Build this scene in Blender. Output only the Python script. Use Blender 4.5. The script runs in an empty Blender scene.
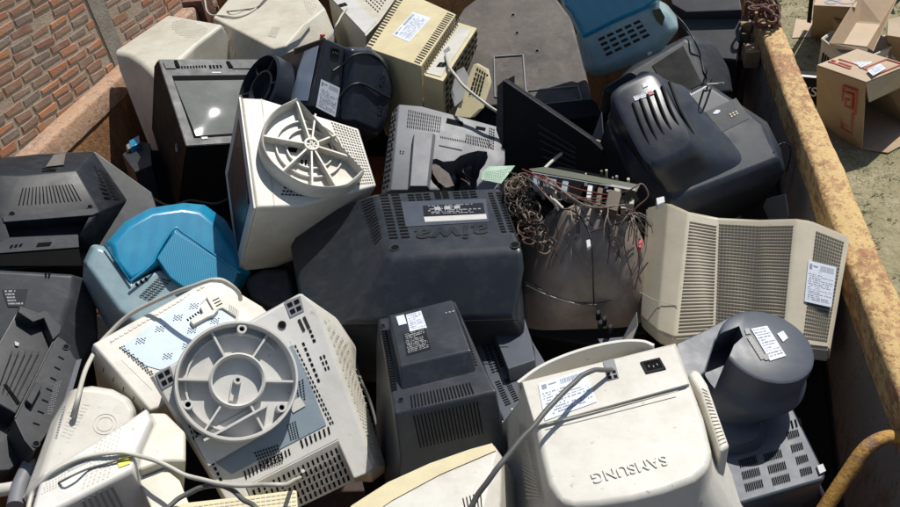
import bpy, bmesh, math, random
import numpy as np
from mathutils import Vector, Matrix
random.seed(7)
S = bpy.context.scene
COL = S.collection
# ------------------------------------------------------------------ camera
FOC = 752.0; CXp, CYp = 450.0, 253.5
CAM = Vector((0, 0, 2.25))
_r = math.radians(9.3); _N = 960.0
up_c = Vector((-_N*math.sin(_r), _N*math.cos(_r), FOC)).normalized()
vp = Vector((160.0, 623.5, -FOC)).normalized()
Yc = (vp - up_c*vp.dot(up_c)).normalized()
Xc = Yc.cross(up_c)
R = Matrix((Xc, Yc, up_c))
def ray(px, py):
    return R @ Vector(((px-CXp)/FOC, -(py-CYp)/FOC, -1.0))
def atz(px, py, z):
    d = ray(px, py); return CAM + d*(z/d.z)
cam = bpy.data.cameras.new('camera'); co = bpy.data.objects.new('camera', cam); COL.objects.link(co)
cam.sensor_width = 36; cam.lens = 36*FOC/900; cam.clip_end = 500; cam.clip_start = .02
co.matrix_world = Matrix.Translation(CAM) @ R.to_4x4()
S.camera = co
# ------------------------------------------------------------------ world / sun
SUN = Vector((0.37, 0.56, 1.02)).normalized()
w = bpy.data.worlds.new('World'); S.world = w; w.use_nodes = True
nt = w.node_tree; bg = nt.nodes['Background']
sky = nt.nodes.new('ShaderNodeTexSky'); sky.sky_type = 'NISHITA'; sky.sun_disc = False
sky.sun_elevation = math.asin(SUN.z); sky.sun_rotation = math.atan2(SUN.x, SUN.y)
nt.links.new(sky.outputs[0], bg.inputs[0]); bg.inputs[1].default_value = 0.085
sl = bpy.data.lights.new('sun', 'SUN'); sl.energy = 4.7; sl.angle = math.radians(.5); sl.color = (1, .965, .9)
so = bpy.data.objects.new('sun', sl); COL.objects.link(so)
so.rotation_euler = SUN.to_track_quat('Z', 'Y').to_euler()
S.view_settings.view_transform = 'Standard'; S.view_settings.look = 'None'
S.view_settings.exposure = 0.08; S.view_settings.gamma = 1
# ------------------------------------------------------------------ materials
def newmat(name):
    m = bpy.data.materials.new(name); m.use_nodes = True
    t = m.node_tree; b = t.nodes['Principled BSDF']; return m, t, b
def noise(t, vec, scale, detail=4, rough=.6):
    n = t.nodes.new('ShaderNodeTexNoise'); n.inputs['Scale'].default_value = scale
    n.inputs['Detail'].default_value = detail; n.inputs['Roughness'].default_value = rough
    if vec: t.links.new(vec, n.inputs['Vector'])
    return n.outputs['Fac']
def ramp(t, fac, p0, p1, a=0., b=1.):
    r = t.nodes.new('ShaderNodeMapRange'); r.inputs[1].default_value = p0; r.inputs[2].default_value = p1
    r.inputs[3].default_value = a; r.inputs[4].default_value = b
    t.links.new(fac, r.inputs[0]); return r.outputs[0]
def mix(t, fac, a, b, mode='MIX'):
    n = t.nodes.new('ShaderNodeMix'); n.data_type = 'RGBA'; n.blend_type = mode
    for k, v in ((0, fac), (6, a), (7, b)):
        if hasattr(v, 'links'): t.links.new(v, n.inputs[k])
        elif k == 0: n.inputs[0].default_value = v
        else: n.inputs[k].default_value = (*v, 1)
    return n.outputs[2]
def geo(t): return t.nodes.new('ShaderNodeNewGeometry').outputs['Position']
def bump(t, b, h, strength, dist=.002):
    n = t.nodes.new('ShaderNodeBump'); n.inputs['Strength'].default_value = strength; n.inputs['Distance'].default_value = dist
    t.links.new(h, n.inputs['Height']); t.links.new(n.outputs[0], b.inputs['Normal'])
def plastic(name, col, rough=.45, dirt=None, da=.5, dust=None, du=.3, grain=.12, spec=.5):
    m, t, b = newmat(name); g = geo(t)
    dirt = dirt or tuple(c*.55 for c in col); dust = dust or (.42, .39, .33)
    f1 = ramp(t, noise(t, g, 7, 7, .7), .44, .66, 0, da)
    c = mix(t, f1, col, dirt)
    f2 = ramp(t, noise(t, g, 26, 7, .7), .5, .8, 0, du)
    c = mix(t, f2, c, dust)
    mp = t.nodes.new('ShaderNodeMapping'); mp.inputs['Scale'].default_value = (30, 160, 60); mp.inputs['Rotation'].default_value = (.3, .5, .7)
    t.links.new(g, mp.inputs[0])
    f3 = ramp(t, noise(t, mp.outputs[0], 1, 3, .8), .66, .74, 0, du*.7)
    c = mix(t, f3, c, tuple(min(1, x*1.3+.05) for x in col))
    f4 = ramp(t, noise(t, g, 75, 2, .5), .70, .76, 0, da*.8)
    c = mix(t, f4, c, tuple(x*.45 for x in dirt))
    mp2 = t.nodes.new('ShaderNodeMapping'); mp2.inputs['Scale'].default_value = (9, 30, 14); mp2.inputs['Rotation'].default_value = (.9, -.4, 1.9)
    t.links.new(g, mp2.inputs[0])
    c = mix(t, ramp(t, noise(t, mp2.outputs[0], 1, 8, .75), .54, .70, 0, du*.8), c, dust)
    mp3 = t.nodes.new('ShaderNodeMapping'); mp3.inputs['Scale'].default_value = (260, 22, 90); mp3.inputs['Rotation'].default_value = (1.3, .2, -.8)
    t.links.new(g, mp3.inputs[0])
    c = mix(t, ramp(t, noise(t, mp3.outputs[0], 1, 2, .6), .72, .78, 0, du), c, dust)
    t.links.new(c, b.inputs['Base Color'])
    t.links.new(ramp(t, noise(t, g, 18, 5), .3, .75, rough-.03, min(1, rough+.14)), b.inputs['Roughness'])
    b.inputs['Specular IOR Level'].default_value = spec
    bump(t, b, noise(t, g, 900, 2, .5), grain, .0006)
    return m
def simple(name, col, rough=.6, metal=0, spec=.5):
    m, t, b = newmat(name); g = geo(t)
    c = mix(t, ramp(t, noise(t, g, 60, 4), .4, .7, 0, .35), col, tuple(x*.6 for x in col))
    t.links.new(c, b.inputs['Base Color'])
    b.inputs['Roughness'].default_value = rough; b.inputs['Metallic'].default_value = metal
    b.inputs['Specular IOR Level'].default_value = spec
    return m
M = {}
M['white'] = plastic('offwhite_plastic', (.58, .56, .50), .42, (.43, .39, .31), .65, (.40, .35, .27), .38)
M['beige'] = plastic('beige_plastic', (.55, .52, .43), .45, (.40, .355, .26), .65, (.38, .33, .25), .35)
M['cream'] = plastic('yellowed_plastic', (.60, .52, .31), .45, (.45, .37, .21), .5, (.42, .37, .26), .3)
M['warm'] = plastic('warm_grey_plastic', (.42, .40, .33), .5, (.28, .25, .18), .45, (.4, .36, .3), .25)
M['grey'] = plastic('light_grey_plastic', (.55, .54, .51), .45, (.42, .40, .35), .6, (.38, .35, .29), .35)
M['mid'] = plastic('mid_grey_plastic', (.20, .205, .215), .5, (.12, .12, .12), .4, (.3, .28, .25), .3)
M['dark'] = plastic('charcoal_plastic', (.030, .034, .041), .42, (.022, .025, .029), .35, (.12, .12, .118), .32, spec=.25)
M['navy'] = plastic('blue_black_plastic', (.018, .023, .034), .33, (.013, .017, .025), .3, (.08, .083, .088), .26, spec=.4)
M['slate'] = plastic('slate_plastic', (.048, .058, .078), .42, (.038, .046, .06), .35, (.12, .125, .13), .22)
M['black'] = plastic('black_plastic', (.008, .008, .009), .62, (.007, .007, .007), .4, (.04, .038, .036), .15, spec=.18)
M['dusty'] = plastic('dusty_black_plastic', (.13, .11, .095), .6, (.07, .062, .058), .9, (.23, .195, .165), .6, spec=.25)
M['char'] = plastic('deep_charcoal_plastic', (.014, .016, .020), .38, (.010, .011, .013), .4, (.09, .09, .09), .34, spec=.3)
M['gloss'] = plastic('satin_charcoal_plastic', (.021, .025, .031), .34, (.015, .018, .022), .35, (.10, .10, .098), .28, spec=.45)
M['ventq'] = simple('rib_gap', (.13, .11, .08), .9, spec=.1)
M['lgrey'] = plastic('cool_grey_plastic', (.16, .165, .18), .5, (.12, .12, .125), .3, (.28, .28, .28), .2)
M['dgrey'] = plastic('dark_grey_plastic', (.06, .06, .064), .55, (.04, .04, .043), .4, (.13, .125, .12), .25, spec=.25)
M['tan'] = plastic('tan_beige_plastic', (.52, .465, .35), .5, (.38, .32, .22), .5, (.38, .33, .25), .3)
M['void'] = simple('dark_opening', (.006, .006, .006), .9, spec=.1)
M['ventw'] = simple('vent_hole', (.03, .027, .022), .9, spec=.1)
M['paper'] = plastic('paper_label', (.62, .66, .72), .5, (.5, .52, .55), .3, None, .1)
M['ink'] = simple('label_ink', (.24, .26, .31), .6)
M['blkink'] = simple('black_label', (.01, .01, .01), .3)
M['silver'] = simple('silver_print', (.36, .36, .37), .45)
M['wire_w'] = plastic('cable_ivory', (.50, .48, .41), .45, None, .5)
M['wire_k'] = simple('cable_black', (.012, .012, .013), .45)
M['wire_g'] = simple('cable_grey', (.10, .10, .095), .5)
M['wire_b'] = simple('wire_brown', (.13, .075, .055), .6)
M['wire_r'] = simple('wire_red', (.28, .05, .04), .5)
M['wire_t'] = simple('wire_tan', (.30, .24, .17), .6)
M['metal'] = simple('galvanised_metal', (.55, .56, .56), .4, .8)
M['plate'] = plastic('bluish_sheet_metal', (.40, .50, .60), .38, (.3, .38, .46), .3, None, .12)
M['plated'] = plastic('dull_blue_sheet_metal', (.20, .25, .29), .42, (.14, .18, .2), .4, None, .12)
M['yellow'] = simple('yellow_sticker', (.75, .72, .03), .5)
M['red'] = simple('red_plastic', (.55, .05, .06), .5)
M['redink'] = simple('red_ink', (.42, .10, .07), .8)
M['pcbg'] = plastic('circuit_board_green', (.05, .22, .10), .4, (.3, .5, .35), .7, (.5, .6, .5), .5)
M['pcbd'] = simple('circuit_board_olive', (.05, .06, .025), .6)
M['white2'] = simple('white_component', (.62, .62, .6), .5)
M['brownc'] = simple('brown_component', (.10, .075, .05), .6)
def m_glass_tube():
    m, t, b = newmat('crt_glass'); g = geo(t)
    c = mix(t, ramp(t, noise(t, g, 7, 6), .36, .62), (.12, .092, .075), (.30, .245, .20))
    c = mix(t, ramp(t, noise(t, g, 40, 6), .6, .8, 0, .3), c, (.10, .075, .055))
    t.links.new(c, b.inputs['Base Color']); b.inputs['Roughness'].default_value = .4
    b.inputs['Coat Weight'].default_value = .15
    return m
M['tube'] = m_glass_tube()
def m_screen():
    m, t, b = newmat('screen_glass'); g = geo(t)
    c = mix(t, ramp(t, noise(t, g, 12, 5), .4, .7), (.12, .13, .12), (.17, .175, .165))
    t.links.new(c, b.inputs['Base Color'])
    t.links.new(ramp(t, noise(t, g, 20, 5), .3, .7, .5, .6), b.inputs['Roughness'])
    b.inputs['Specular IOR Level'].default_value = .05; b.inputs['Coat Weight'].default_value = .5; b.inputs['Coat Roughness'].default_value = .07
    return m
M['screen'] = m_screen()
def m_blue(name, a, bcol, lines=260, amt=.5):
    m, t, b = newmat(name)
    tc = t.nodes.new('ShaderNodeTexCoord').outputs['Object']; g = geo(t)
    wv = t.nodes.new('ShaderNodeTexWave'); wv.inputs['Scale'].default_value = lines/6.28; t.links.new(tc, wv.inputs[0])
    wv.wave_profile = 'SIN'
    c = mix(t, ramp(t, wv.outputs['Fac'], .3, .7, 0, amt), a, bcol)
    c = mix(t, ramp(t, noise(t, g, 15, 6), .52, .75, 0, .3), c, (.08, .34, .44))
    t.links.new(c, b.inputs['Base Color']); b.inputs['Roughness'].default_value = .32
    b.inputs['Coat Weight'].default_value = .5; b.inputs['Coat Roughness'].default_value = .15
    b.inputs['Subsurface Weight'].default_value = .25; b.inputs['Subsurface Radius'].default_value = (.01, .02, .03)
    return m
M['blue'] = m_blue('translucent_blue_shell', (.002, .20, .36), (.004, .27, .43), 60, .3)
M['blue2'] = m_blue('pinstriped_blue_shell', (.004, .13, .26), (.03, .32, .48), 520, .8)
M['frost'] = plastic('frosted_clear_shell', (.22, .32, .35), .28, (.13, .19, .21), .5, (.38, .45, .46), .4)
def m_rust(name, paint, rust1, rust2, cover, stretch=(5, 5, 5), rgh=.7):
    m, t, b = newmat(name); g = geo(t)
    mp = t.nodes.new('ShaderNodeMapping'); mp.inputs['Scale'].default_value = stretch; t.links.new(g, mp.inputs[0])
    n1 = noise(t, mp.outputs[0], 2.2, 8, .72)
    rc = mix(t, ramp(t, noise(t, g, 40, 6, .7), .35, .65), rust1, rust2)
    n2 = noise(t, g, 5, 7, .75); ad = t.nodes.new('ShaderNodeMath'); ad.operation = 'MULTIPLY_ADD'; ad.inputs[1].default_value = .5; t.links.new(n1, ad.inputs[0]); hf = t.nodes.new('ShaderNodeMath'); hf.operation = 'MULTIPLY'; hf.inputs[1].default_value = .5; t.links.new(n2, hf.inputs[0]); t.links.new(hf.outputs[0], ad.inputs[2])
    f = ramp(t, ad.outputs[0], cover-.03, cover+.025)
    c = mix(t, f, paint, rc)
    c = mix(t, ramp(t, noise(t, g, 130, 4, .7), .58, .66, 0, .7), c, tuple(x*.45 for x in rust1))
    t.links.new(c, b.inputs['Base Color']); b.inputs['Roughness'].default_value = rgh
    bump(t, b, noise(t, g, 55, 7, .75), .9, .006)
    return m
M['railY'] = m_rust('yellow_paint_rusty', (.60, .41, .17), (.24, .10, .04), (.46, .26, .12), .512, (30, 18, 30))
M['railR'] = m_rust('rusty_orange_rail', (.48, .29, .17), (.20, .09, .05), (.56, .40, .29), .5, (28, 16, 28))
M['wallL'] = m_rust('brown_rust_wall', (.42, .215, .085), (.20, .09, .04), (.38, .20, .09), .5, (14, 14, 4))
M['wallR'] = m_rust('grey_steel_scratched', (.22, .195, .175), (.10, .055, .035), (.20, .14, .10), .56, (14, 14, 4))
M['floor'] = m_rust('dark_rust_floor', (.05, .035, .03), (.05, .03, .02), (.08, .05, .03), .5)
M['chain'] = m_rust('rusty_chain', (.16, .07, .045), (.10, .04, .03), (.25, .13, .08), .5, (30, 30, 30))
M['pipe'] = m_rust('worn_yellow_pipe', (.55, .30, .06), (.22, .11, .05), (.33, .20, .11), .52, (12, 12, 12), .5)
M['pipeb'] = m_rust('tan_rusty_pipe', (.34, .21, .10), (.2, .1, .05), (.3, .2, .12), .52, (12, 12, 12), .6)
def m_card(name, a, bb):
    m, t, b = newmat(name); g = geo(t)
    c = mix(t, ramp(t, noise(t, g, 4, 5), .35, .7), a, bb)
    c = mix(t, ramp(t, noise(t, g, 55, 5), .55, .8, 0, .35), c, tuple(x*.6 for x in a))
    t.links.new(c, b.inputs['Base Color']); b.inputs['Roughness'].default_value = .85
    bump(t, b, noise(t, g, 25, 4), .35, .006)
    return m
M['card'] = m_card('corrugated_cardboard', (.40, .29, .185), (.33, .235, .145))
M['card_lit'] = m_card('lit_cardboard', (.50, .395, .28), (.43, .33, .225))  # paler copy of card: light painted on tops, flaps and bright faces
# ------------------------------------------------------------------ object helpers
def tag(o, label=None, cat=None, group=None, kind=None):
    if label: o['label'] = label
    if cat: o['category'] = cat
    if group: o['group'] = group
    if kind: o['kind'] = kind
    return o
def link(name, me, parent=None, mats=()):
    o = bpy.data.objects.new(name, me); COL.objects.link(o)
    for m in mats: me.materials.append(M[m] if isinstance(m, str) else m)
    if parent: o.parent = parent
    return o
def bm_obj(name, bm, mats, parent=None, smooth=35, wn=False):
    bmesh.ops.recalc_face_normals(bm, faces=bm.faces)
    me = bpy.data.meshes.new(name); bm.to_mesh(me); bm.free()
    if smooth:
        me.shade_smooth(); me.set_sharp_from_angle(angle=math.radians(smooth))
    o = link(name, me, parent, mats if isinstance(mats, (list, tuple)) else [mats])
    if wn:
        md = o.modifiers.new('wn', 'WEIGHTED_NORMAL'); md.keep_sharp = True
    return o
def add_box8(bm, p, mi=0):
    v = [bm.verts.new(q) for q in p]
    for f in ((0,1,2,3), (7,6,5,4), (0,4,5,1), (1,5,6,2), (2,6,7,3), (3,7,4,0)):
        fc = bm.faces.new([v[i] for i in f]); fc.material_index = mi
def add_box(bm, c, s, rot=None, mi=0):
    c = Vector(c); pts = []
    for z in (-1, 1):
        for x, y in ((-1,-1), (1,-1), (1,1), (-1,1)):
            q = Vector((x*s[0]/2, y*s[1]/2, z*s[2]/2))
            if rot: q = rot @ q
            pts.append(c+q)
    add_box8(bm, pts, mi)
def add_ring(bm, prof, n=48, c=(0, 0, 0), rot=None, a0=0, a1=2*math.pi, mi=0, ex=1, closed=True):
    """lathe of profile [(r,z)...] (closed profile if closed)"""
    c = Vector(c); full = abs(a1-a0-2*math.pi) < 1e-4; rows = []
    for i in range(n if full else n+1):
        a = a0+(a1-a0)*i/n; row = []
        for r, z in prof:
            q = Vector((r*math.cos(a)*ex, r*math.sin(a), z))
            if rot: q = rot @ q
            row.append(bm.verts.new(c+q))
        rows.append(row)
    m = len(prof); R_ = len(rows)
    for i in range(R_ if full else R_-1):
        a, b = rows[i], rows[(i+1) % R_]
        for j in range(m if closed else m-1):
            k = (j+1) % m
            f = bm.faces.new((a[j], b[j], b[k], a[k])); f.material_index = mi
    if not full and closed:
        bm.faces.new(rows[0]).material_index = mi; bm.faces.new(rows[-1][::-1]).material_index = mi
def add_disc(bm, r, z, n=48, c=(0, 0, 0), mi=0, r0=0):
    c = Vector(c)
    bm.faces.new([bm.verts.new(c+Vector((r*math.cos(2*math.pi*i/n), r*math.sin(2*math.pi*i/n), z))) for i in range(n)]).material_index = mi
def catmull(P, k=8):
    P = [Vector(p) for p in P]; out = []
    Q = [P[0]*2-P[1]]+P+[P[-1]*2-P[-2]]
    for i in range(1, len(Q)-2):
        for j in range(k):
            t = j/k; a, b, c, d = Q[i-1:i+3]
            out.append(.5*((2*b)+(c-a)*t+(2*a-5*b+4*c-d)*t*t+(3*b-a-3*c+d)*t**3))
    out.append(P[-1]); return out
def add_tube(bm, pts, r, n=8, mi=0, taper=None):
    rows = []; up = None
    for i, p in enumerate(pts):
        d = (pts[min(i+1, len(pts)-1)]-pts[max(i-1, 0)])
        if d.length < 1e-7: d = Vector((0, 0, 1))
        d.normalize()
        if up is None: up = d.orthogonal().normalized()
        else:
            up = up-d*up.dot(d)
            up = up.normalized() if up.length > 1e-5 else d.orthogonal().normalized()
        s = d.cross(up); rr = r if taper is None else r*(1+(taper-1)*i/(len(pts)-1))
        rows.append([bm.verts.new(p+(up*math.cos(2*math.pi*k/n)+s*math.sin(2*math.pi*k/n))*rr) for k in range(n)])
    for a, b in zip(rows, rows[1:]):
        for k in range(n):
            bm.faces.new((a[k], a[(k+1) % n], b[(k+1) % n], b[k])).material_index = mi
    bm.faces.new(rows[0][::-1]).material_index = mi; bm.faces.new(rows[-1]).material_index = mi
def face_n(tilt, phi, px, py):
    """world normal tilted by `tilt` deg from the line of sight towards picture direction phi"""
    v = -ray(px, py).normalized(); a = math.radians(phi)
    q = R @ Vector((math.cos(a), math.sin(a), 0)); q = (q-v*q.dot(v)).normalized()
    t = math.radians(tilt); return (v*math.cos(t)+q*math.sin(t)).normalized()
UP = Vector((0, 0, 1))
class Thing:
    def __init__(s, name, label, cat, O, z, N=UP, A=None, group=None, base=None):
        s.o = atz(O[0], O[1], z)
        if isinstance(N, tuple): N = face_n(N[0], N[1], *O)
        s.n = N.normalized()
        A = A or (O[0]+50, O[1])
        d = ray(*A); t = (s.o-CAM).dot(s.n)/d.dot(s.n); a = CAM+d*t
        s.x = (a-s.o).normalized(); s.y = s.n.cross(s.x)
        s.m = Matrix((s.x, s.y, s.n)).transposed()
        s.mi = s.m.transposed()
        s.e = bpy.data.objects.new(name, None); COL.objects.link(s.e)
        s.e.empty_display_size = .05
        s.e.matrix_world = Matrix.Translation(s.o) @ s.m.to_4x4()
        tag(s.e, label, cat, group)
    def P(s, px, py, d=0.):
        r_ = ray(px, py); q = s.o+s.n*d
        t = (q-CAM).dot(s.n)/r_.dot(s.n)
        return s.mi @ (CAM+r_*t-s.o)
    def pts(s, d, L):
        return [s.P(q[0], q[1], q[2] if len(q) > 2 else d) for q in L]
    def loft(s, name, layers, mat, bev=.006, seg=3, parent=None, cap=True, wn=True, bevang=25):
        """layers: (d,[px..]) | ('g',d,sx,sy,dx,dy[,ref]) scaled copy of a layer | ('l',[Vectors])"""
        rows = []
        for L in layers:
            if L[0] == 'g':
                ref = rows[L[6]] if len(L) > 6 else rows[-1]
                c = sum(ref, Vector())/len(ref)
                rows.append([Vector((c.x+(p.x-c.x)*L[2]+L[4], c.y+(p.y-c.y)*L[3]+L[5], L[1])) for p in ref])
            elif L[0] == 'l': rows.append([Vector(v) for v in L[1]])
            elif L[0] == 'c':
                _, d, cx, cy, rx, ry, n = L; c = s.P(cx, cy, d)
                rows.append([c+Vector((rx*math.cos(2*math.pi*i/n), ry*math.sin(2*math.pi*i/n), 0)) for i in range(n)])
            else: rows.append(s.pts(L[0], L[1]))
        s.rows = [[v.copy() for v in r_] for r_ in rows]
        bm = bmesh.new(); V = [[bm.verts.new(p) for p in r_] for r_ in rows]
        n = len(V[0])
        for a, b in zip(V, V[1:]):
            for k in range(n): bm.faces.new((a[k], a[(k+1) % n], b[(k+1) % n], b[k]))
        if cap: bm.faces.new(V[0]); bm.faces.new(V[-1][::-1])
        bmesh.ops.recalc_face_normals(bm, faces=bm.faces)
        if bev:
            ed = [e for e in bm.edges if len(e.link_faces) == 2 and e.calc_face_angle(0) > math.radians(bevang)]
            bmesh.ops.bevel(bm, geom=ed, offset=bev, segments=seg, affect='EDGES', profile=.5, clamp_overlap=True)
        return bm_obj(name, bm, mat, parent or s.e, 40, wn)
    # a quad (4 corners in order) in local space, from px points with depth
    def quad(s, Q, d=0.):
        return [p if isinstance(p, Vector) else s.P(p[0], p[1], p[2] if len(p) > 2 else d) for p in Q]
    def qn(s, q):
        n = ((q[2]-q[0]).cross(q[3]-q[1])).normalized()
        c = sum(q, Vector())/4; toc = s.mi @ (CAM-s.o)-c
        return n if n.dot(toc) > 0 else -n
    def slots(s, name, Q, d, nx, ny, fx=.5, fy=.6, mat='ventw', lift=.0009, u=(0, 1), v=(0, 1), stag=0, skip=None, parent=None, th=.0006):
        q = s.quad(Q, d); n = s.qn(q)
        def B(a, b):
            a = u[0]+(u[1]-u[0])*a; b = v[0]+(v[1]-v[0])*b
            return q[0]*(1-a)*(1-b)+q[1]*a*(1-b)+q[2]*a*b+q[3]*(1-a)*b
        bm = bmesh.new()
        for j in range(ny):
            for i in range(nx):
                if skip and skip((i+.5)/nx, (j+.5)/ny): continue
                off = stag*(j % 2)/nx
                a0 = (i+.5-fx/2)/nx+off; a1 = (i+.5+fx/2)/nx+off; b0 = (j+.5-fy/2)/ny; b1 = (j+.5+fy/2)/ny
                if a1 > 1.0001: continue
                c = [B(a0, b0), B(a1, b0), B(a1, b1), B(a0, b1)]
                add_box8(bm, [p+n*(lift-th) for p in c]+[p+n*lift for p in c])
        return bm_obj(name, bm, mat, parent or s.e, None)
    def slab(s, name, Q, d, mat, th=.002, lift=0., bev=0, parent=None, inset=None):
        q = s.quad(Q, d); n = s.qn(q[:4]) if len(q) >= 4 else Vector((0, 0, 1))
        bm = bmesh.new(); a = [bm.verts.new(p+n*lift) for p in q]; b = [bm.verts.new(p+n*(lift+th)) for p in q]
        bm.faces.new(a[::-1]); bm.faces.new(b); k = len(q)
        for i in range(k): bm.faces.new((a[i], a[(i+1) % k], b[(i+1) % k], b[i]))
        bmesh.ops.recalc_face_normals(bm, faces=bm.faces)
        if bev: bmesh.ops.bevel(bm, geom=[e for e in bm.edges if e.calc_face_angle(0) > .4], offset=bev, segments=2, affect='EDGES', clamp_overlap=True)
        return bm_obj(name, bm, mat, parent or s.e, 40, bool(bev))
    def label(s, Q, d=0., kind='white', rows=7, seed=1, lift=.0008, barcode=True, bg=True, name='printed_label', parent=None):
        q = s.quad(Q, d); n = s.qn(q); rnd = random.Random(seed)
        def B(a, b): return q[0]*(1-a)*(1-b)+q[1]*a*(1-b)+q[2]*a*b+q[3]*(1-a)*b
        bm = bmesh.new(); rows = int(rows*1.5+.5)
        if bg: add_box8(bm, [p for p in q]+[p+n*lift for p in q])
        def blk(a0, b0, a1, b1, mi):
            c = [B(a0, b0), B(a1, b0), B(a1, b1), B(a0, b1)]
            add_box8(bm, [p+n*lift*.9 for p in c]+[p+n*(lift+.0003) for p in c], mi)
        bl = 0
        if barcode:
            a = .45
            while a < .93:
                wd = rnd.choice((.008, .014, .02)); blk(a, .06, a+wd, .2, 1); a += wd+rnd.choice((.01, .018))
            blk(.06, .07, .16, .2, 1); blk(.2, .09, .36, .13, 1); bl = .25
        for r_ in range(rows):
            y0 = bl+.05+(1-bl-.1)*r_/rows; hh = (1-bl-.1)/rows*rnd.choice((.35, .5)); a = .05+rnd.random()*.06; lim = rnd.choice((.5, .8, .93, .93))
            while a < lim:
                wd = rnd.uniform(.012, .05)
                if rnd.random() < .85: blk(a, y0, min(.95, a+wd), y0+hh, 1)
                a += wd+rnd.choice((.006, .008, .03))
        cols = {'white': ['paper', 'ink'], 'black': ['blkink', 'silver']}[kind]
        return bm_obj(name, bm, cols, parent or s.e, None)
    def text(s, txt, c, xdir, size, d=0., ext=.0015, mat='dark', name='lettering', font_w=1, parent=None, bold=0.0):
        """c: px point (x,y[,d]); xdir px point that the baseline heads to"""
        cu = bpy.data.curves.new('t', 'FONT'); cu.body = txt; cu.size = size; cu.extrude = ext; cu.offset = bold
        cu.align_x = 'CENTER'; cu.align_y = 'CENTER'; cu.space_character = 1.05; cu.bevel_depth = .0003
        to = bpy.data.objects.new('t', cu); COL.objects.link(to)
        dg = bpy.context.evaluated_depsgraph_get(); me = bpy.data.meshes.new_from_object(to.evaluated_get(dg))
        bpy.data.objects.remove(to); me.name = name
        a = s.P(c[0], c[1], c[2] if len(c) > 2 else d); b = s.P(xdir[0], xdir[1], xdir[2] if len(xdir) > 2 else (c[2] if len(c) > 2 else d))
        x = (b-a).normalized(); z = Vector((0, 0, 1)); 
        x = (x-z*x.dot(z)).normalized(); y = z.cross(x)
        o = link(name, me, parent or s.e, [mat])
        o.matrix_local = Matrix.Translation(a) @ Matrix((x*font_w, y, z)).transposed().to_4x4()
        return o
    def socket(s, c, d, wx=.026, wy=.019, dirpx=None, name='power_socket', parent=None):
        a = s.P(c[0], c[1], d); ang = 0
        if dirpx: b = s.P(dirpx[0], dirpx[1], d)-a; ang = math.atan2(b.y, b.x)
        r3 = Matrix.Rotation(ang, 3, 'Z'); bm = bmesh.new()
        fr = .0035
        for sx in (-1, 1): add_box(bm, a+r3 @ Vector((sx*(wx/2+fr/2), 0, .0008)), (fr, wy+2*fr, .002), r3, 0)
        for sy in (-1, 1): add_box(bm, a+r3 @ Vector((0, sy*(wy/2+fr/2), .0008)), (wx, fr, .002), r3, 0)
        add_box(bm, a+r3 @ Vector((0, 0, .0004)), (wx, wy, .0006), r3, 1)
        for k in (-1, 0, 1): add_box(bm, a+r3 @ Vector((k*.0065, .002*(1-abs(k)), .0010)), (.0014, .004, .0012), r3, 2)
        return bm_obj(name, bm, ['black', 'void', 'mid'], parent or s.e, None)
    def hole(s, c, d, r=.008, name='screw_hole', mat='void', parent=None):
        a = s.P(c[0], c[1], d); bm = bmesh.new()
        add_ring(bm, [(r, .0004), (r*1.25, .0004), (r*1.25, .0014), (r, .0014)], 20, a)
        add_disc(bm, r, .0007, 20, a, 1)
        bmr = bm_obj(name, bm, ['mid' if mat == 'lite' else 'dark', 'void'], parent or s.e, 35)
        return bmr
def cut(T, ob, pts, d0, d1):
    """carve a real opening (prism through px outline, from d0 down to d1) out of a part"""
    a = T.pts(d0, pts); c = sum(a, Vector())/len(a); b = [Vector((c.x+(p.x-c.x)*.97, c.y+(p.y-c.y)*.97, d1)) for p in a]
    bm = bmesh.new(); A = [bm.verts.new(p) for p in a]; B = [bm.verts.new(p) for p in b]
    bm.faces.new(A); bm.faces.new(B[::-1])
    for i in range(len(a)): j = (i+1) % len(a); bm.faces.new((A[i], A[j], B[j], B[i]))
    bmesh.ops.recalc_face_normals(bm, faces=bm.faces)
    me = bpy.data.meshes.new('c'); bm.to_mesh(me); bm.free(); co_ = bpy.data.objects.new('c', me); COL.objects.link(co_); co_.parent = ob.parent; 
    bpy.context.view_layer.update()
    wn_m = [m for m in ob.modifiers]
    for m in wn_m: ob.modifiers.remove(m)
    md = ob.modifiers.new('b', 'BOOLEAN'); md.operation = 'DIFFERENCE'; md.solver = 'EXACT'; md.object = co_
    dg = bpy.context.evaluated_depsgraph_get(); nm = bpy.data.meshes.new_from_object(ob.evaluated_get(dg))
    ob.modifiers.remove(md); ob.data = nm; bpy.data.objects.remove(co_)
def rsq(T, d, q, n=40, p=4.):
    """rounded-rectangle layer: px corners TL,TR,BR,BL -> superellipse points at depth d"""
    A = [T.P(x, y, d) for x, y in q]; out = []
    for i in range(n):
        a = 2*math.pi*(i+.5)/n; c, s_ = math.cos(a), math.sin(a)
        u = math.copysign(abs(c)**(2/p), c); v = math.copysign(abs(s_)**(2/p), s_); u = (u+1)/2; v = (v+1)/2
        out.append(A[3]*(1-u)*(1-v)+A[2]*u*(1-v)+A[1]*u*v+A[0]*(1-u)*v)
    return ('l', out)
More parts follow.
